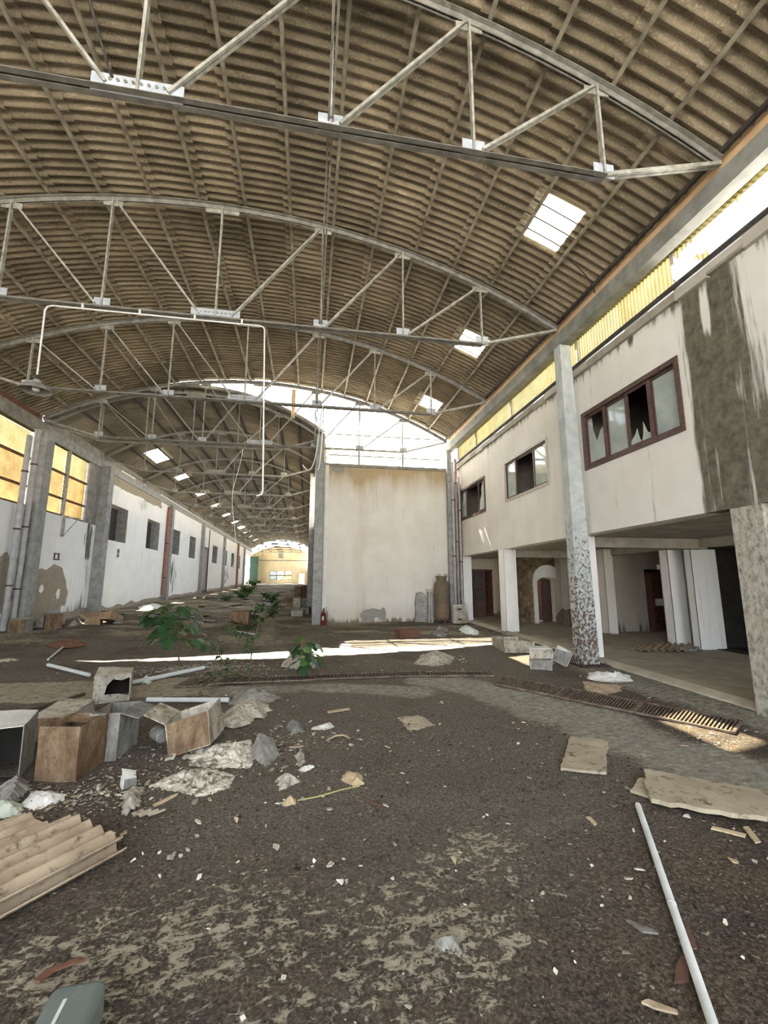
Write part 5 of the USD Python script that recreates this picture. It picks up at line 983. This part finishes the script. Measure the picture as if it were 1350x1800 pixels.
heap('flattened pale wrapper beyond the curved stick', [(546, 1283), (566, 1284), (588, 1280), (580, 1271), (556, 1276)], .012, .025, 'white_sheet', n=24, seed=20, freq=14)
heap('folded pale paper piece left of the yellow strap', [(517, 1330), (528, 1345), (535, 1342), (533, 1326), (522, 1326)], .02, .025, 'white_foam', n=20, seed=21, freq=14)
heap('light torn paper left of the dry grass tuft', [(524, 1356), (536, 1358), (554, 1350), (548, 1346), (530, 1350)], .012, .02, 'white_sheet', n=20, seed=22, freq=14)
heap('tan crumpled paper on the dirt above the yellow strap', [(484, 1372), (492, 1392), (510, 1384), (528, 1374), (516, 1366), (496, 1367)], .03, .03, 'dirty_paper', n=24, seed=23, freq=11)
heap('pale stone at the end of the yellow strap', [(494, 1413), (500, 1419), (520, 1415), (520, 1406), (508, 1405)], .035, .01, 'stick_wood', 'stone', 'stone', n=20, seed=24, freq=8)
heap('dry straw tuft at the far end of the yellow strap', [(598, 1372), (620, 1384), (640, 1380), (636, 1364), (610, 1358)], .02, .035, 'stick_wood', 'straw_tuft', 'straw', n=30, seed=25, freq=18)
heap('lone curled grey leaf-like scrap in the foreground dirt', [(763, 1660), (778, 1676), (790, 1668), (808, 1686), (812, 1676), (800, 1646), (790, 1654), (778, 1648)], .028, .012, 'grey_card', 'curled_scrap', 'scrap', n=34, seed=26, freq=22, sharp=.6)
heap('pale fibreboard scrap lying flat right of the floor centre', [(698, 1262), (722, 1286), (766, 1276), (740, 1258)], .008, .01, 'fibreboard', 'board_scrap', 'board', n=24, seed=27, freq=8)
heap('white rubble chips on the far floor lit by the first rooflight', [(244, 1073), (266, 1074), (290, 1067), (274, 1064), (250, 1067)], .12, .08, 'white_sheet', 'stone_heap', 'rubble', n=26, seed=28, freq=2.5)
heap('white cloth strewn by the far right door steps of the portico', [(968, 1108), (985, 1109), (990, 1102), (974, 1101)], .15, .06, 'white_foam', 'rag', 'rag', n=20, seed=29, freq=3)
wd = thing('paper_wedge', 'grey-white folded wedge standing on the torn paper', 'box'); A_ = [at(437, 1330), at(468, 1349), at(493, 1330), at(462, 1312)]; ap = at(452, 1326)+[0, .05, .17]; ap2 = at(478, 1322)+[0, .06, .10]
obj('wedge', trimesh.convex.convex_hull(np.array([*A_, ap, ap2])), 'grey_card', wd)
rl = thing('foam_roll', 'short grey roll lying right of the box heap', 'roll', at(279, 1303)+[0, 0, .065], 38)
obj('roll', MB().lathe([(0, -.09), (.05, -.09), (.065, -.08), (.065, .09), (.05, .105), (0, .105)], 20).mesh().apply_transform(trimesh.transformations.rotation_matrix(math.pi/2, (1, 0, 0))), 'grey_card', rl, smooth=40)
def plank(label, pts, t, m_, name='board', cat='board', lift=.012, seed=0, rag=.006, group=None):
    """Flat board whose outline on the floor is given in floor points."""
    P = np.array([at(*p) for p in pts]); o = P.mean(0); g = np.random.default_rng(seed+int(pts[0][0])); Q = []
    for a, b in zip(P, np.roll(P, -1, 0)):
        k = max(2, int(np.linalg.norm(b-a)/.05))
        for s in range(k): q = a+(b-a)*s/k; Q.append((q[:2]-o[:2])+(g.normal(0, rag, 2) if s else 0))
    poly = sg.Polygon(Q).buffer(0); poly = max(getattr(poly, 'geoms', [poly]), key=lambda a: a.area)
    m = trimesh.creation.extrude_polygon(poly, t, engine='earcut'); m.vertices[:, 2] += SLOPE*m.vertices[:, 1]
    T = thing(name, label, cat, (o[0], o[1], o[2]+lift), 0, group); obj('panel', m, m_, T); return T
b1 = plank('square pale fibreboard panel lying alone right of centre', [(1003, 1300), (1069, 1308), (1066, 1365), (986, 1357)], .022, 'fibreboard')
plank('long pale fibreboard panel at the right edge of the view', [(1133, 1366), (1240, 1386), (1335, 1404), (1390, 1440), (1350, 1455), (1240, 1440), (1146, 1421), (1137, 1400)], .03, 'fibreboard', lift=.035, rag=.009)
plank('broken fibreboard corner sticking out under the long panel', [(1125, 1374), (1160, 1376), (1200, 1400), (1160, 1412), (1108, 1396)], .02, 'fibreboard')
plank('narrow fibreboard strip lying behind the long panel', [(1200, 1374), (1262, 1383), (1258, 1390), (1196, 1380)], .015, 'fibreboard', lift=.02)
plank('grey slab leaning by the white inner pillar of the portico', [(1195, 1149), (1222, 1153), (1230, 1148), (1203, 1144)], .05, 'rubble_grey', 'slab', 'slab', lift=.08)
for k, (a, l) in enumerate([([(575, 1252), (614, 1246), (615, 1249), (576, 1255)], 'pale split stick in the middle of the floor'), ([(524, 1341), (520, 1345), (530, 1348), (533, 1344)], 'small pale splinter left of the yellow strap'), ([(268, 1418), (300, 1402), (313, 1397), (310, 1401), (272, 1421)], 'curved tan stick right of the crumpled wrapper'),
        ([(1252, 1456), (1312, 1470), (1310, 1475), (1250, 1460)], 'thin tan lath in front of the long panel'), ([(1306, 1458), (1316, 1456), (1338, 1483), (1328, 1485)], 'short tan lath crossing the thin one at the right edge'), ([(1128, 1768), (1140, 1763), (1190, 1782), (1192, 1788), (1150, 1778)], 'tan torn board piece at the bottom right'),
        ([(1030, 1440), (1037, 1439), (1050, 1452), (1045, 1454)], 'small tan chip left of the white pole top'), ([(1100, 1622), (1110, 1624), (1155, 1642), (1158, 1646), (1130, 1643)], 'grey curled lath left of the white pole'), ([(1203, 1630), (1212, 1632), (1226, 1672), (1216, 1672)], 'greyish flat strip right of the white pole'),
        ([(1188, 1706), (1198, 1686), (1210, 1690), (1212, 1730), (1186, 1732)], 'reddish plate beside the white pole'), ([(60, 1730), (80, 1710), (140, 1688), (150, 1692), (96, 1712), (70, 1732)], 'dark stick above the grey-green can'), ([(640, 1405), (700, 1435), (702, 1437), (642, 1407)], 'thin dark twig near the floor centre')]):
    plank(l, a, .009, ('stick_wood', 'white_foam', 'stick_wood', 'stick_wood', 'stick_wood', 'sheet_tan', 'stick_wood', 'grey_card', 'red_brown', 'red_brown', 'rust_dark', 'rust_dark')[k], 'wood_strip', 'stick', rag=.0015, lift=.006)
cst = MB().tube([at(574, 1303)+[0, 0, .008], at(590, 1297)+[0, 0, .02], at(604, 1296)+[0, 0, .02], at(615, 1299)+[0, 0, .008]], .009, 8); cst.build('curved_stick', 'stick_wood', label='pale bow-shaped stick lying right of the paper scraps', cat='stick', smooth=50)
stp = MB().bar(at(522, 1409)+[0, 0, .008], at(560, 1402)+[0, 0, .008], .014, .004).bar(at(560, 1402)+[0, 0, .008], at(600, 1390)+[0, 0, .008], .014, .004).bar(at(600, 1390)+[0, 0, .008], at(632, 1384)+[0, 0, .01], .014, .004); plain('strap_yellow', (.40, .38, .14), (.52, .50, .22), 8, .6)
stp.build('strap', 'strap_yellow', label='thin yellow packing strap on the dirt', cat='strap')
pl_ = thing('pole', 'long straight white pole lying at the lower right', 'pole'); p0, p1 = at(1122, 1422), at(1250, 1800); d_ = (p1-p0)/np.linalg.norm(p1-p0)
obj('tube', MB().tube([p0+[0, 0, .024], p1+d_*.25+[0, 0, .024]], .0195, 14), 'pole_white', pl_, smooth=50)
for s in (.62,): obj('joint', MB().tube([p0+(p1-p0)*s+[0, 0, .024], p0+(p1-p0)*(s+.012)+[0, 0, .024]], .0215, 14), 'pole_white', pl_, smooth=50)
for l, a, b, r in (('pale pipe lying right of the holed box, running towards the fig plant', (228, 1206), (358, 1178), .032), ('grey pipe lying left of the holed box', (84, 1173), (156, 1191), .03), ('long pale pipe lying behind the tipped box', (258, 1236), (402, 1236), .03), ('thin dark rod in the strip of bare concrete at the left', (4, 1268), (148, 1224), .02), ('thin white stick on the left floor', (84, 1162), (110, 1140), .018), ('thin pale rod lying in front of the arched doorway', (906, 1101), (975, 1105), .018), ('thin stick in front of the lone brown carton', (415, 1112), (448, 1117), .02)):
    MB().tube([at(*a)+[0, 0, r+.01], at(*b)+[0, 0, r+.01]], r, 10).build('pipe_length', 'pole_white' if 'dark' not in l else 'black_iron', label=l, cat='pipe', smooth=50)
jn = heap('bundle of clear film wrapped round the pale pipe', [(246, 1203), (264, 1204), (268, 1196), (252, 1192)], .10, .03, 'clear_film', 'plastic_film', 'film', n=20, seed=31, freq=6)
_c = at(136, 1730, .13); cn = thing('can', 'grey-green round-edged can with a pale stripe at the lower left', 'can', (_c[0]+.02, _c[1]-.16, SLOPE*_c[1]), 4)
def rbox(sx, sy, sz, r):
    import manifold3d as m3
    return m3.Manifold.batch_hull([m3.Manifold.sphere(r, 20).translate((x*(sx/2-r), y*(sy/2-r), z*(sz/2-r))) for x in (-1, 1) for y in (-1, 1) for z in (-1, 1)])
m_ = rbox(.185, .34, .14, .035).translate((0, 0, .07)); obj('can_body', m_, 'can_green', cn, smooth=30); obj('stripe', box((-.02, -.03, .1405), (.012, .24, .003)), 'pole_white', cn)

# corrugated sheets at the lower left, and one in the portico
def corr(name, label, p0, du, dv, L, Wd, pitch, amp, z, m_, rag=.02, seed=0, t=.009, sag=0.):
    du, dv = np.array([*du, 0.]), np.array([*dv, 0.]); du /= np.linalg.norm(du); dv /= np.linalg.norm(dv); nw = int(Wd/pitch*12); g = np.random.default_rng(seed)
    w = np.linspace(0, Wd, nw+1); k = 9; l = np.linspace(0, 1, k); e0 = np.interp(w, np.linspace(0, Wd, 14), g.uniform(-rag, rag, 14))
    v = []
    for o in (0, t):
        for s in l:
            for i, ww in enumerate(w):
                ll = e0[i]*(1-s)+s*L; zz = z+amp*math.cos(2*math.pi*ww/pitch)+amp+o+sag*math.sin(math.pi*ww/Wd); q = np.asarray(p0)+du*ll+dv*ww; v.append([q[0], q[1], SLOPE*q[1]+zz])
    n = k*(nw+1); i = np.arange(n).reshape(k, nw+1); f = np.stack([i[:-1, :-1], i[1:, :-1], i[1:, 1:], i[:-1, 1:]], -1).reshape(-1, 4)
    o = np.concatenate([i[0], i[1:, -1], i[-1, -2::-1], i[-2:0:-1, 0]]); e_ = [[o[a], o[(a+1) % len(o)], o[(a+1) % len(o)]+n, o[a]+n] for a in range(len(o))]
    T = thing(name, label, 'roofing sheet'); obj('corrugated_panel', MB().add(v, np.vstack([f, f[:, ::-1]+n, e_])), m_, T, smooth=45); return T
pa, pb = at(216, 1518), at(-10, 1648); dl = (pb-pa)[:2]; dl /= np.linalg.norm(dl); dn = np.array([-dl[1], dl[0]]); dn = dn if dn[1] > 0 else -dn
corr('corrugated_sheet', 'upper tan corrugated roofing sheet in the stack at the lower left', np.array([pa[0], pa[1], 0])+[*(dn*.02), 0], dl, dn, 1.5, .56, .118, .022, .085, 'sheet_tan', .012, 1)
corr('corrugated_sheet', 'lower tan corrugated roofing sheet under the front stack at the lower left', np.array([pa[0], pa[1], 0])+[*(-dl*.03+dn*.03), 0], dl, dn, 1.5, .50, .118, .020, .012, 'sheet_tan', .012, 2)
qa = at(118, 1484); corr('corrugated_sheet', 'tan corrugated roofing sheet behind the front stack at the lower left edge', np.array([qa[0]-.02, qa[1]-.02, 0]), dl+np.array([-.0, .06]), dn, 1.5, .50, .105, .022, .035, 'sheet_tan', .05, 3)
corr('corrugated_sheet', 'brown corrugated sheet lying on the portico floor', np.array([*at(1108, 1153)[:2], 0]), (at(1140, 1133)-at(1108, 1153))[:2], (at(1205, 1153)-at(1108, 1153))[:2], 1.25, 1.25, .155, .024, .08, 'sheet_tan', .04, 4)
corr('corrugated_sheet', 'small broken corrugated bit in front of the crumpled wrapper', np.array([*at(228, 1438)[:2], 0]), (.35, .3), (.8, -.12), .08, .16, .05, .010, .004, 'fibreboard', .01, 5, .005)

# drain grates
def grate(label, q, nb, m_='grate_rust', name='drain_grate'):
    """q: four floor corners (near left, near right, far right, far left)."""
    q = [at(*p) if len(p) == 2 else np.array(p) for p in q]; T = thing(name, label, 'grate'); L = lambda a, b, t: a+(b-a)*t; up = np.array([0, 0, .020])
    obj('trench', MB().add([p+[0, 0, .004] for p in q], [[0, 1, 2, 3]]), 'dark_gap', T)  # flat dark plate on the floor standing in for the shade between bars
    fr = MB()
    for a, b in ((0, 1), (1, 2), (2, 3), (3, 0)): fr.bar(q[a]+up, q[b]+up, .03, .022)
    fr.build('frame', m_, T); bars = MB()
    for k in range(1, nb): bars.bar(L(q[0], q[1], k/nb)+up, L(q[3], q[2], k/nb)+up, .016, .018)
    obj('bars', bars, m_, T, kind='stuff'); return T
grate('slanted drain grate at the left end of the cross drain', [(306, 1210), (352, 1208), (379, 1193), (335, 1195)], 10)
grate('long drain grate in the middle of the cross drain, under the small fig plant', [(380, 1204), (553, 1197), (552, 1189), (398, 1193)], 26)
grate('drain grate right of the middle one in the cross drain', [(556, 1196), (738, 1190), (734, 1182), (555, 1188)], 30)
grate('dirt-clogged grate at the right end of the cross drain', [(742, 1190), (868, 1190), (862, 1182), (738, 1183)], 24)
C4 = [np.array(at(*p)) for p in ((868, 1204), (1292, 1292), (1306, 1271), (884, 1191))]; Lr = lambda a, b, t: a+(b-a)*t
for k, l in enumerate(('furthest rusty grate of the right-hand drain', 'rusty grate in the middle of the right-hand drain', 'rusty grate nearest the viewer in the right-hand drain, touched by sun')):
    t0, t1 = k/3+.004, (k+1)/3-.004; grate(l, [Lr(C4[0], C4[1], t0), Lr(C4[0], C4[1], t1), Lr(C4[3], C4[2], t1), Lr(C4[3], C4[2], t0)], 25)

# plants
def fig_leaf(s, seed=0):
    g = np.random.default_rng(seed); k = 5; pts = []
    for i in range(41):
        a = -math.pi*.80+1.6*math.pi*i/40; lobe = .40+.60*abs(math.cos(a*k/(2*1.6)*1.0))**.7*(1 if abs(a) < 1.9 else .75); r = s*lobe*(1-.22*abs(a)/math.pi)*(1+g.normal(0, .03)); pts.append((r*math.sin(a), r*math.cos(a)+s*.35))
    v = [(0, .02*s, 0.)]+[(x, y, 0.) for x, y in pts]; v = np.array(v); r2 = np.hypot(v[:, 0], v[:, 1]-.3*s)/s
    v[:, 2] = -.25*s*r2**2+.10*s*np.abs(v[:, 0])/s; n = len(v); f = [[0, i+1, i] for i in range(1, n-1)]
    return v, np.array(f)
def place(v, o, yaw, pitch, roll=0.):
    R = trimesh.transformations.euler_matrix(pitch, roll, yaw, 'sxyz')[:3, :3]; return v@R.T+np.asarray(o)
def fig_plant(label, base, h, spread, nleaf, size, seed, mats=('leaf_dark',), first=.4):
    g = np.random.default_rng(seed); T = thing('fig_plant', label, 'plant', base); lean = np.array([-.28*h, 0, h])
    st = MB().tube([(0, 0, -.02), (-.06*h, .01, h*.35), (-.16*h, 0, h*.7), lean], [.014, .012, .010, .006], 7); obj('stem', st, 'stem', T, smooth=60); br = MB()
    for i in range(nleaf):
        t = first+(1-first)*(i+.5)/nleaf; b0 = np.array([-.25*h*t, 0, h*t]); a = i*2.4+g.uniform(-.4, .4); d = np.array([math.cos(a), math.sin(a), g.uniform(.0, .45)])*spread*g.uniform(.35, 1.)*(1.15-.5*t)*[1.25, .9, 1]
        tip = b0+d; br.tube([b0, b0+d*.5+[0, 0, .03], tip], .004, 5); s = size*g.uniform(.7, 1.15); v, f = fig_leaf(s, seed*50+i)
        v = place(v, (0, 0, 0), 0, g.uniform(-.9, -.15), g.uniform(-.35, .35)); v = place(v, tip, math.atan2(d[1], d[0])-math.pi/2, 0)
        obj('leaf', (v, f), mats[i % len(mats)], T, smooth=40)
    obj('leaf_stalks', br, 'stem', T); return T
fig_plant('young fig plant with broad dark leaves growing from pale chips on the left floor', at(316, 1173), .95, .62, 40, .165, 3, ('leaf_dark', 'leaf_dark', 'leaf_dark'), .42)
fig_plant('small fig sapling with pale-backed leaves growing out of the cross drain', at(546, 1191), .58, .24, 20, .15, 8, ('leaf_dark', 'leaf_glauc', 'leaf_dark', 'leaf_light'), .25)
def sprig(name, label, base, twigs, s, n, mats, seed):
    g = np.random.default_rng(seed); T = thing(name, label, 'plant', base); st = MB(); lv = {m: MB() for m in mats}
    for tw in twigs:
        tw = np.array(tw, float); st.tube(tw, np.linspace(.011, .004, len(tw)), 6); seglen = np.linalg.norm(np.diff(tw, axis=0), axis=1)
        for _ in range(n):
            k = g.choice(len(seglen), p=seglen/seglen.sum()); q = tw[k]+(tw[k+1]-tw[k])*g.random()
            if q[2] < .15 and g.random() < .6: continue
            o = q+g.normal(0, .05, 3); L = s*g.uniform(.7, 1.3); v = np.array([[0, 0, 0], [.35*L, .32*L, .05*L], [.1*L, .8*L, 0], [-.1*L, .8*L, 0], [0, 1.05*L, -.12*L], [-.35*L, .32*L, .05*L], [0, .5*L, -.05*L]])
            lv[mats[int(g.random()*len(mats))]].add(place(v, o, g.uniform(0, 6.3), g.uniform(-1.1, .6), g.uniform(-.5, .5)), [[0, 1, 6], [1, 2, 6], [2, 4, 6], [4, 3, 6], [3, 5, 6], [5, 0, 6]])
    st.build('stems', 'stem', T, smooth=60)
    for m in mats:
        if lv[m].n: obj('foliage', lv[m], m, T, kind='stuff')
    return T
sprig('weedy_sapling', 'spindly leggy sapling with sparse dark leaves behind the cross drain', at(438, 1195), [[(0, 0, 0), (.02, 0, .5), (.10, 0, .8), (.12, .05, 1.12)], [(.05, 0, .55), (-.2, 0, .72), (-.36, 0, .78)], [(0, 0, .05), (-.25, 0, .1), (-.45, -.05, .38), (-.5, -.05, .55)], [(-.2, -.05, .12), (-.55, -.2, .10), (-.75, -.25, .02)]], .09, 30, ('leaf_dark',), 5)
sprig('weedy_sapling', 'bright green leafy sapling in front of the lone brown carton', at(440, 1108), [[(0, 0, 0), (.2, 0, .25), (.5, 0, .42), (.85, 0, .72)], [(.2, 0, .2), (.05, 0, .5), (.35, 0, .75)], [(.5, 0, .4), (.7, .1, .85)], [(0, 0, .05), (-.3, -.1, .15), (-.5, -.1, .22)]], .13, 60, ('leaf_light', 'leaf_light', 'leaf_dark'), 6)
for px, py, l, s_ in ((476, 1057, 'leafy weed clump in the middle of the far floor', 1.), (428, 1053, 'leafy weed clump left of the middle one on the far floor', 1.), (434, 1043, 'weed clump far down the left side of the far floor', 1.2), (398, 1056, 'low pale weed patch on the left of the far floor', .6), (446, 1030, 'bright weeds in the light by the green door', 1.4)):
    sprig('weed_clump', l, at(px, py), [[(0, 0, 0), (s_*.3*math.cos(a), s_*.3*math.sin(a), .35*s_), (s_*.55*math.cos(a), s_*.55*math.sin(a), .42*s_)] for a in np.arange(0, 6.2, 1.05)], .22*s_, 26, ('leaf_dark', 'leaf_light'), int(px))

# ------------------------------------------------------------------ litter
lit_rng = np.random.default_rng(21)
for k in range(95):   # flat scraps on the floor of the far hall
    y = lit_rng.uniform(15, 40); x = lit_rng.uniform(-7.2, -.6); s = lit_rng.uniform(.12, .46); a = lit_rng.uniform(0, 180)
    T = thing('board_scrap', 'flat board and tile scrap strewn over the far hall floor', 'scrap', (x, y, SLOPE*y+.03), a, 'scraps strewn over the far hall floor')
    q = [(-s, -s*.5), (s*lit_rng.uniform(.6, 1), -s*.5), (s, s*lit_rng.uniform(.2, .5)), (-s*lit_rng.uniform(.4, 1), s*.5)]
    m = trimesh.creation.extrude_polygon(sg.Polygon(q).buffer(0), .035, engine='earcut'); m.apply_transform(trimesh.transformations.euler_matrix(lit_rng.normal(0, .10), lit_rng.normal(0, .10), 0)); obj('scrap', m, ('grey_card', 'rubble_grey', 'white_foam', 'cardboard_tan', 'grey_card')[k % 5], T)
for k in range(70):   # pale scraps about the near floor
    py = lit_rng.uniform(1215, 1560); px = lit_rng.uniform(120, 720) if k < 52 else lit_rng.uniform(700, 1340); c = at(px, py); s = lit_rng.uniform(.012, .038)
    T = thing('pale_scrap', 'small pale scrap of plaster or paper lying on the dark floor dirt', 'scrap', c+[0, 0, .012], lit_rng.uniform(0, 360), 'pale scraps on the floor dirt')
    ang_ = np.sort(lit_rng.uniform(0, 6.28, 7)); q = [(s*math.cos(t)*lit_rng.uniform(.6, 1.2), s*.75*math.sin(t)*lit_rng.uniform(.6, 1.2)) for t in ang_]; pg = sg.Polygon(q).convex_hull
    m = trimesh.creation.extrude_polygon(pg, .006, engine='earcut'); m.apply_transform(trimesh.transformations.euler_matrix(lit_rng.normal(0, .25), lit_rng.normal(0, .25), 0)); obj('scrap', m, ('white_sheet', 'white_foam', 'dirty_paper', 'stick_wood')[k % 4], T)
def scatter(name, label, protos, mts, P, S, kind='stuff', cat=None, flat=False):
    pi = UsdGeom.PointInstancer.Define(stage, '/World/'+name); g = np.random.default_rng(len(P))
    for i, (m, mt_) in enumerate(zip(protos, mts)): usdkit.mesh(stage, f'/World/{name}/shapes/shape_{i}', m, M[mt_], smooth=30)
    pi.CreatePrototypesRel().SetTargets([Sdf.Path(f'/World/{name}/shapes/shape_{i}') for i in range(len(protos))])
    n = len(P); pi.CreatePositionsAttr(Vt.Vec3fArray.FromNumpy(P.astype(np.float32))); pi.CreateProtoIndicesAttr(Vt.IntArray.FromNumpy(g.integers(0, len(protos), n).astype(np.int32)))
    pi.CreateScalesAttr(Vt.Vec3fArray.FromNumpy((S[:, None]*g.uniform(.6, 1.4, (n, 3))).astype(np.float32)))
    q = []
    for _ in range(n):
        a = g.uniform(0, 2*math.pi); t = g.normal(0, .25) if flat else g.uniform(-1, 1); ax = g.uniform(0, 6.28); e = trimesh.transformations.quaternion_multiply(trimesh.transformations.quaternion_about_axis(t, (math.cos(ax), math.sin(ax), 0)), trimesh.transformations.quaternion_about_axis(a, (0, 0, 1))); q.append(Gf.Quath(float(e[0]), float(e[1]), float(e[2]), float(e[3])))
    pi.CreateOrientationsAttr(Vt.QuathArray(q)); tag(pi.GetPrim(), label, cat, None, kind)
def clod(seed):
    m = trimesh.creation.icosphere(1, 1.0); m.vertices *= (1+.5*(fbm(m.vertices*1.3+seed*7, 2, seed)-.5))[:, None]*[1, .8, .55]; return m
def flake(seed):
    g = np.random.default_rng(seed); a = np.sort(g.uniform(0, 6.28, 6)); return trimesh.creation.extrude_polygon(sg.Polygon([(math.cos(t), .7*math.sin(t)) for t in a]).convex_hull, .16, engine='earcut')
def on_floor(P2): return np.stack([P2[:, 0], P2[:, 1], SLOPE*P2[:, 1]+.004], -1)
from scipy.interpolate import RegularGridInterpolator
bare_at = RegularGridInterpolator((xs, ys), bare, bounds_error=False, fill_value=0)
wash_at = RegularGridInterpolator((xs, ys), wash, bounds_error=False, fill_value=0); hgt_at = RegularGridInterpolator((xs, ys), hgt, bounds_error=False, fill_value=0)
def field(n, x0, x1, y0, y1, pw=1.):
    P2 = np.stack([lit_rng.uniform(x0, x1, n), y0+(y1-y0)*lit_rng.uniform(0, 1, n)**pw], -1); keep = lit_rng.random(n) > np.clip(bare_at(P2)*1.3, 0, .95); P2 = P2[keep & (wash_at(P2) < .5)]; p = on_floor(P2); p[:, 2] += hgt_at(P2); return p
P = field(9000, -3.2, 3.4, 1.4, 5.2, 1.5); scatter('dirt_crumbs', 'dark crumbly dirt covering the floor in the foreground', [clod(i) for i in range(4)], ['dirt_clod']*4, P, lit_rng.lognormal(-5.35, .45, len(P)))
P = field(2600, -5, 5, 1.4, 9, 1.3); scatter('plaster_chips', 'pale plaster and paint chips sprinkled over the floor', [flake(i) for i in range(4)], ['chips']*4, P, lit_rng.lognormal(-4.95, .5, len(P)), flat=True)
c_ = at(316, 1176); P2 = np.stack([lit_rng.normal(c_[0]+.25, .55, 900), lit_rng.normal(c_[1]-.05, .22, 900)], -1); scatter('pale_shavings', 'scatter of pale chips around the foot of the large fig plant', [flake(i+9) for i in range(3)], ['white_foam']*3, on_floor(P2), lit_rng.lognormal(-4.1, .4, 900), flat=True)
P2 = np.concatenate([np.stack([lit_rng.normal(at(x, y)[0], w, n), lit_rng.normal(at(x, y)[1], w*.6, n)], -1) for x, y, w, n in ((330, 1340, .40, 420), (180, 1400, .32, 420), (520, 1300, .35, 260), (1240, 1300, .25, 60), (760, 1160, .5, 160), (90, 1410, .25, 240))]); scatter('litter_flakes', 'loose paper and plaster flakes about the box heap', [flake(i+19) for i in range(4)], ['dirty_paper', 'white_foam', 'grey_card', 'sheet_tan'], on_floor(P2)+[0, 0, .006], lit_rng.lognormal(-4.75, .65, len(P2)), flat=True)

sh = thing('wooden_shelf', 'dark wooden shelf frame at the right of the portico room wall', 'shelf', (9.42, 10.78, .30))
obj('frame', MB().span((0, 0, 0), (.07, .2, 1.75)).span((.75, 0, 0), (.82, .2, 1.75)).span((0, 0, 1.68), (.82, .2, 1.75)), 'wood_dark', sh)
for z in (.35, .72, 1.25): obj('shelf', span((.07, .0, z), (.75, .2, z+.03)), 'wood_dark', sh)
obj('back_board', span((0, .2, 0), (.82, .22, 1.75)), 'wood_dark', sh)
sb = thing('white_carton', 'white box standing on the dark wooden shelf under the portico', 'box', (9.52, 10.80, 1.05)); obj('box_body', span((0, 0, 0), (.42, .16, .16)), 'white_sheet', sb); obj('box_lid', span((-.01, -.01, .16), (.43, .17, .19)), 'white_sheet', sb)
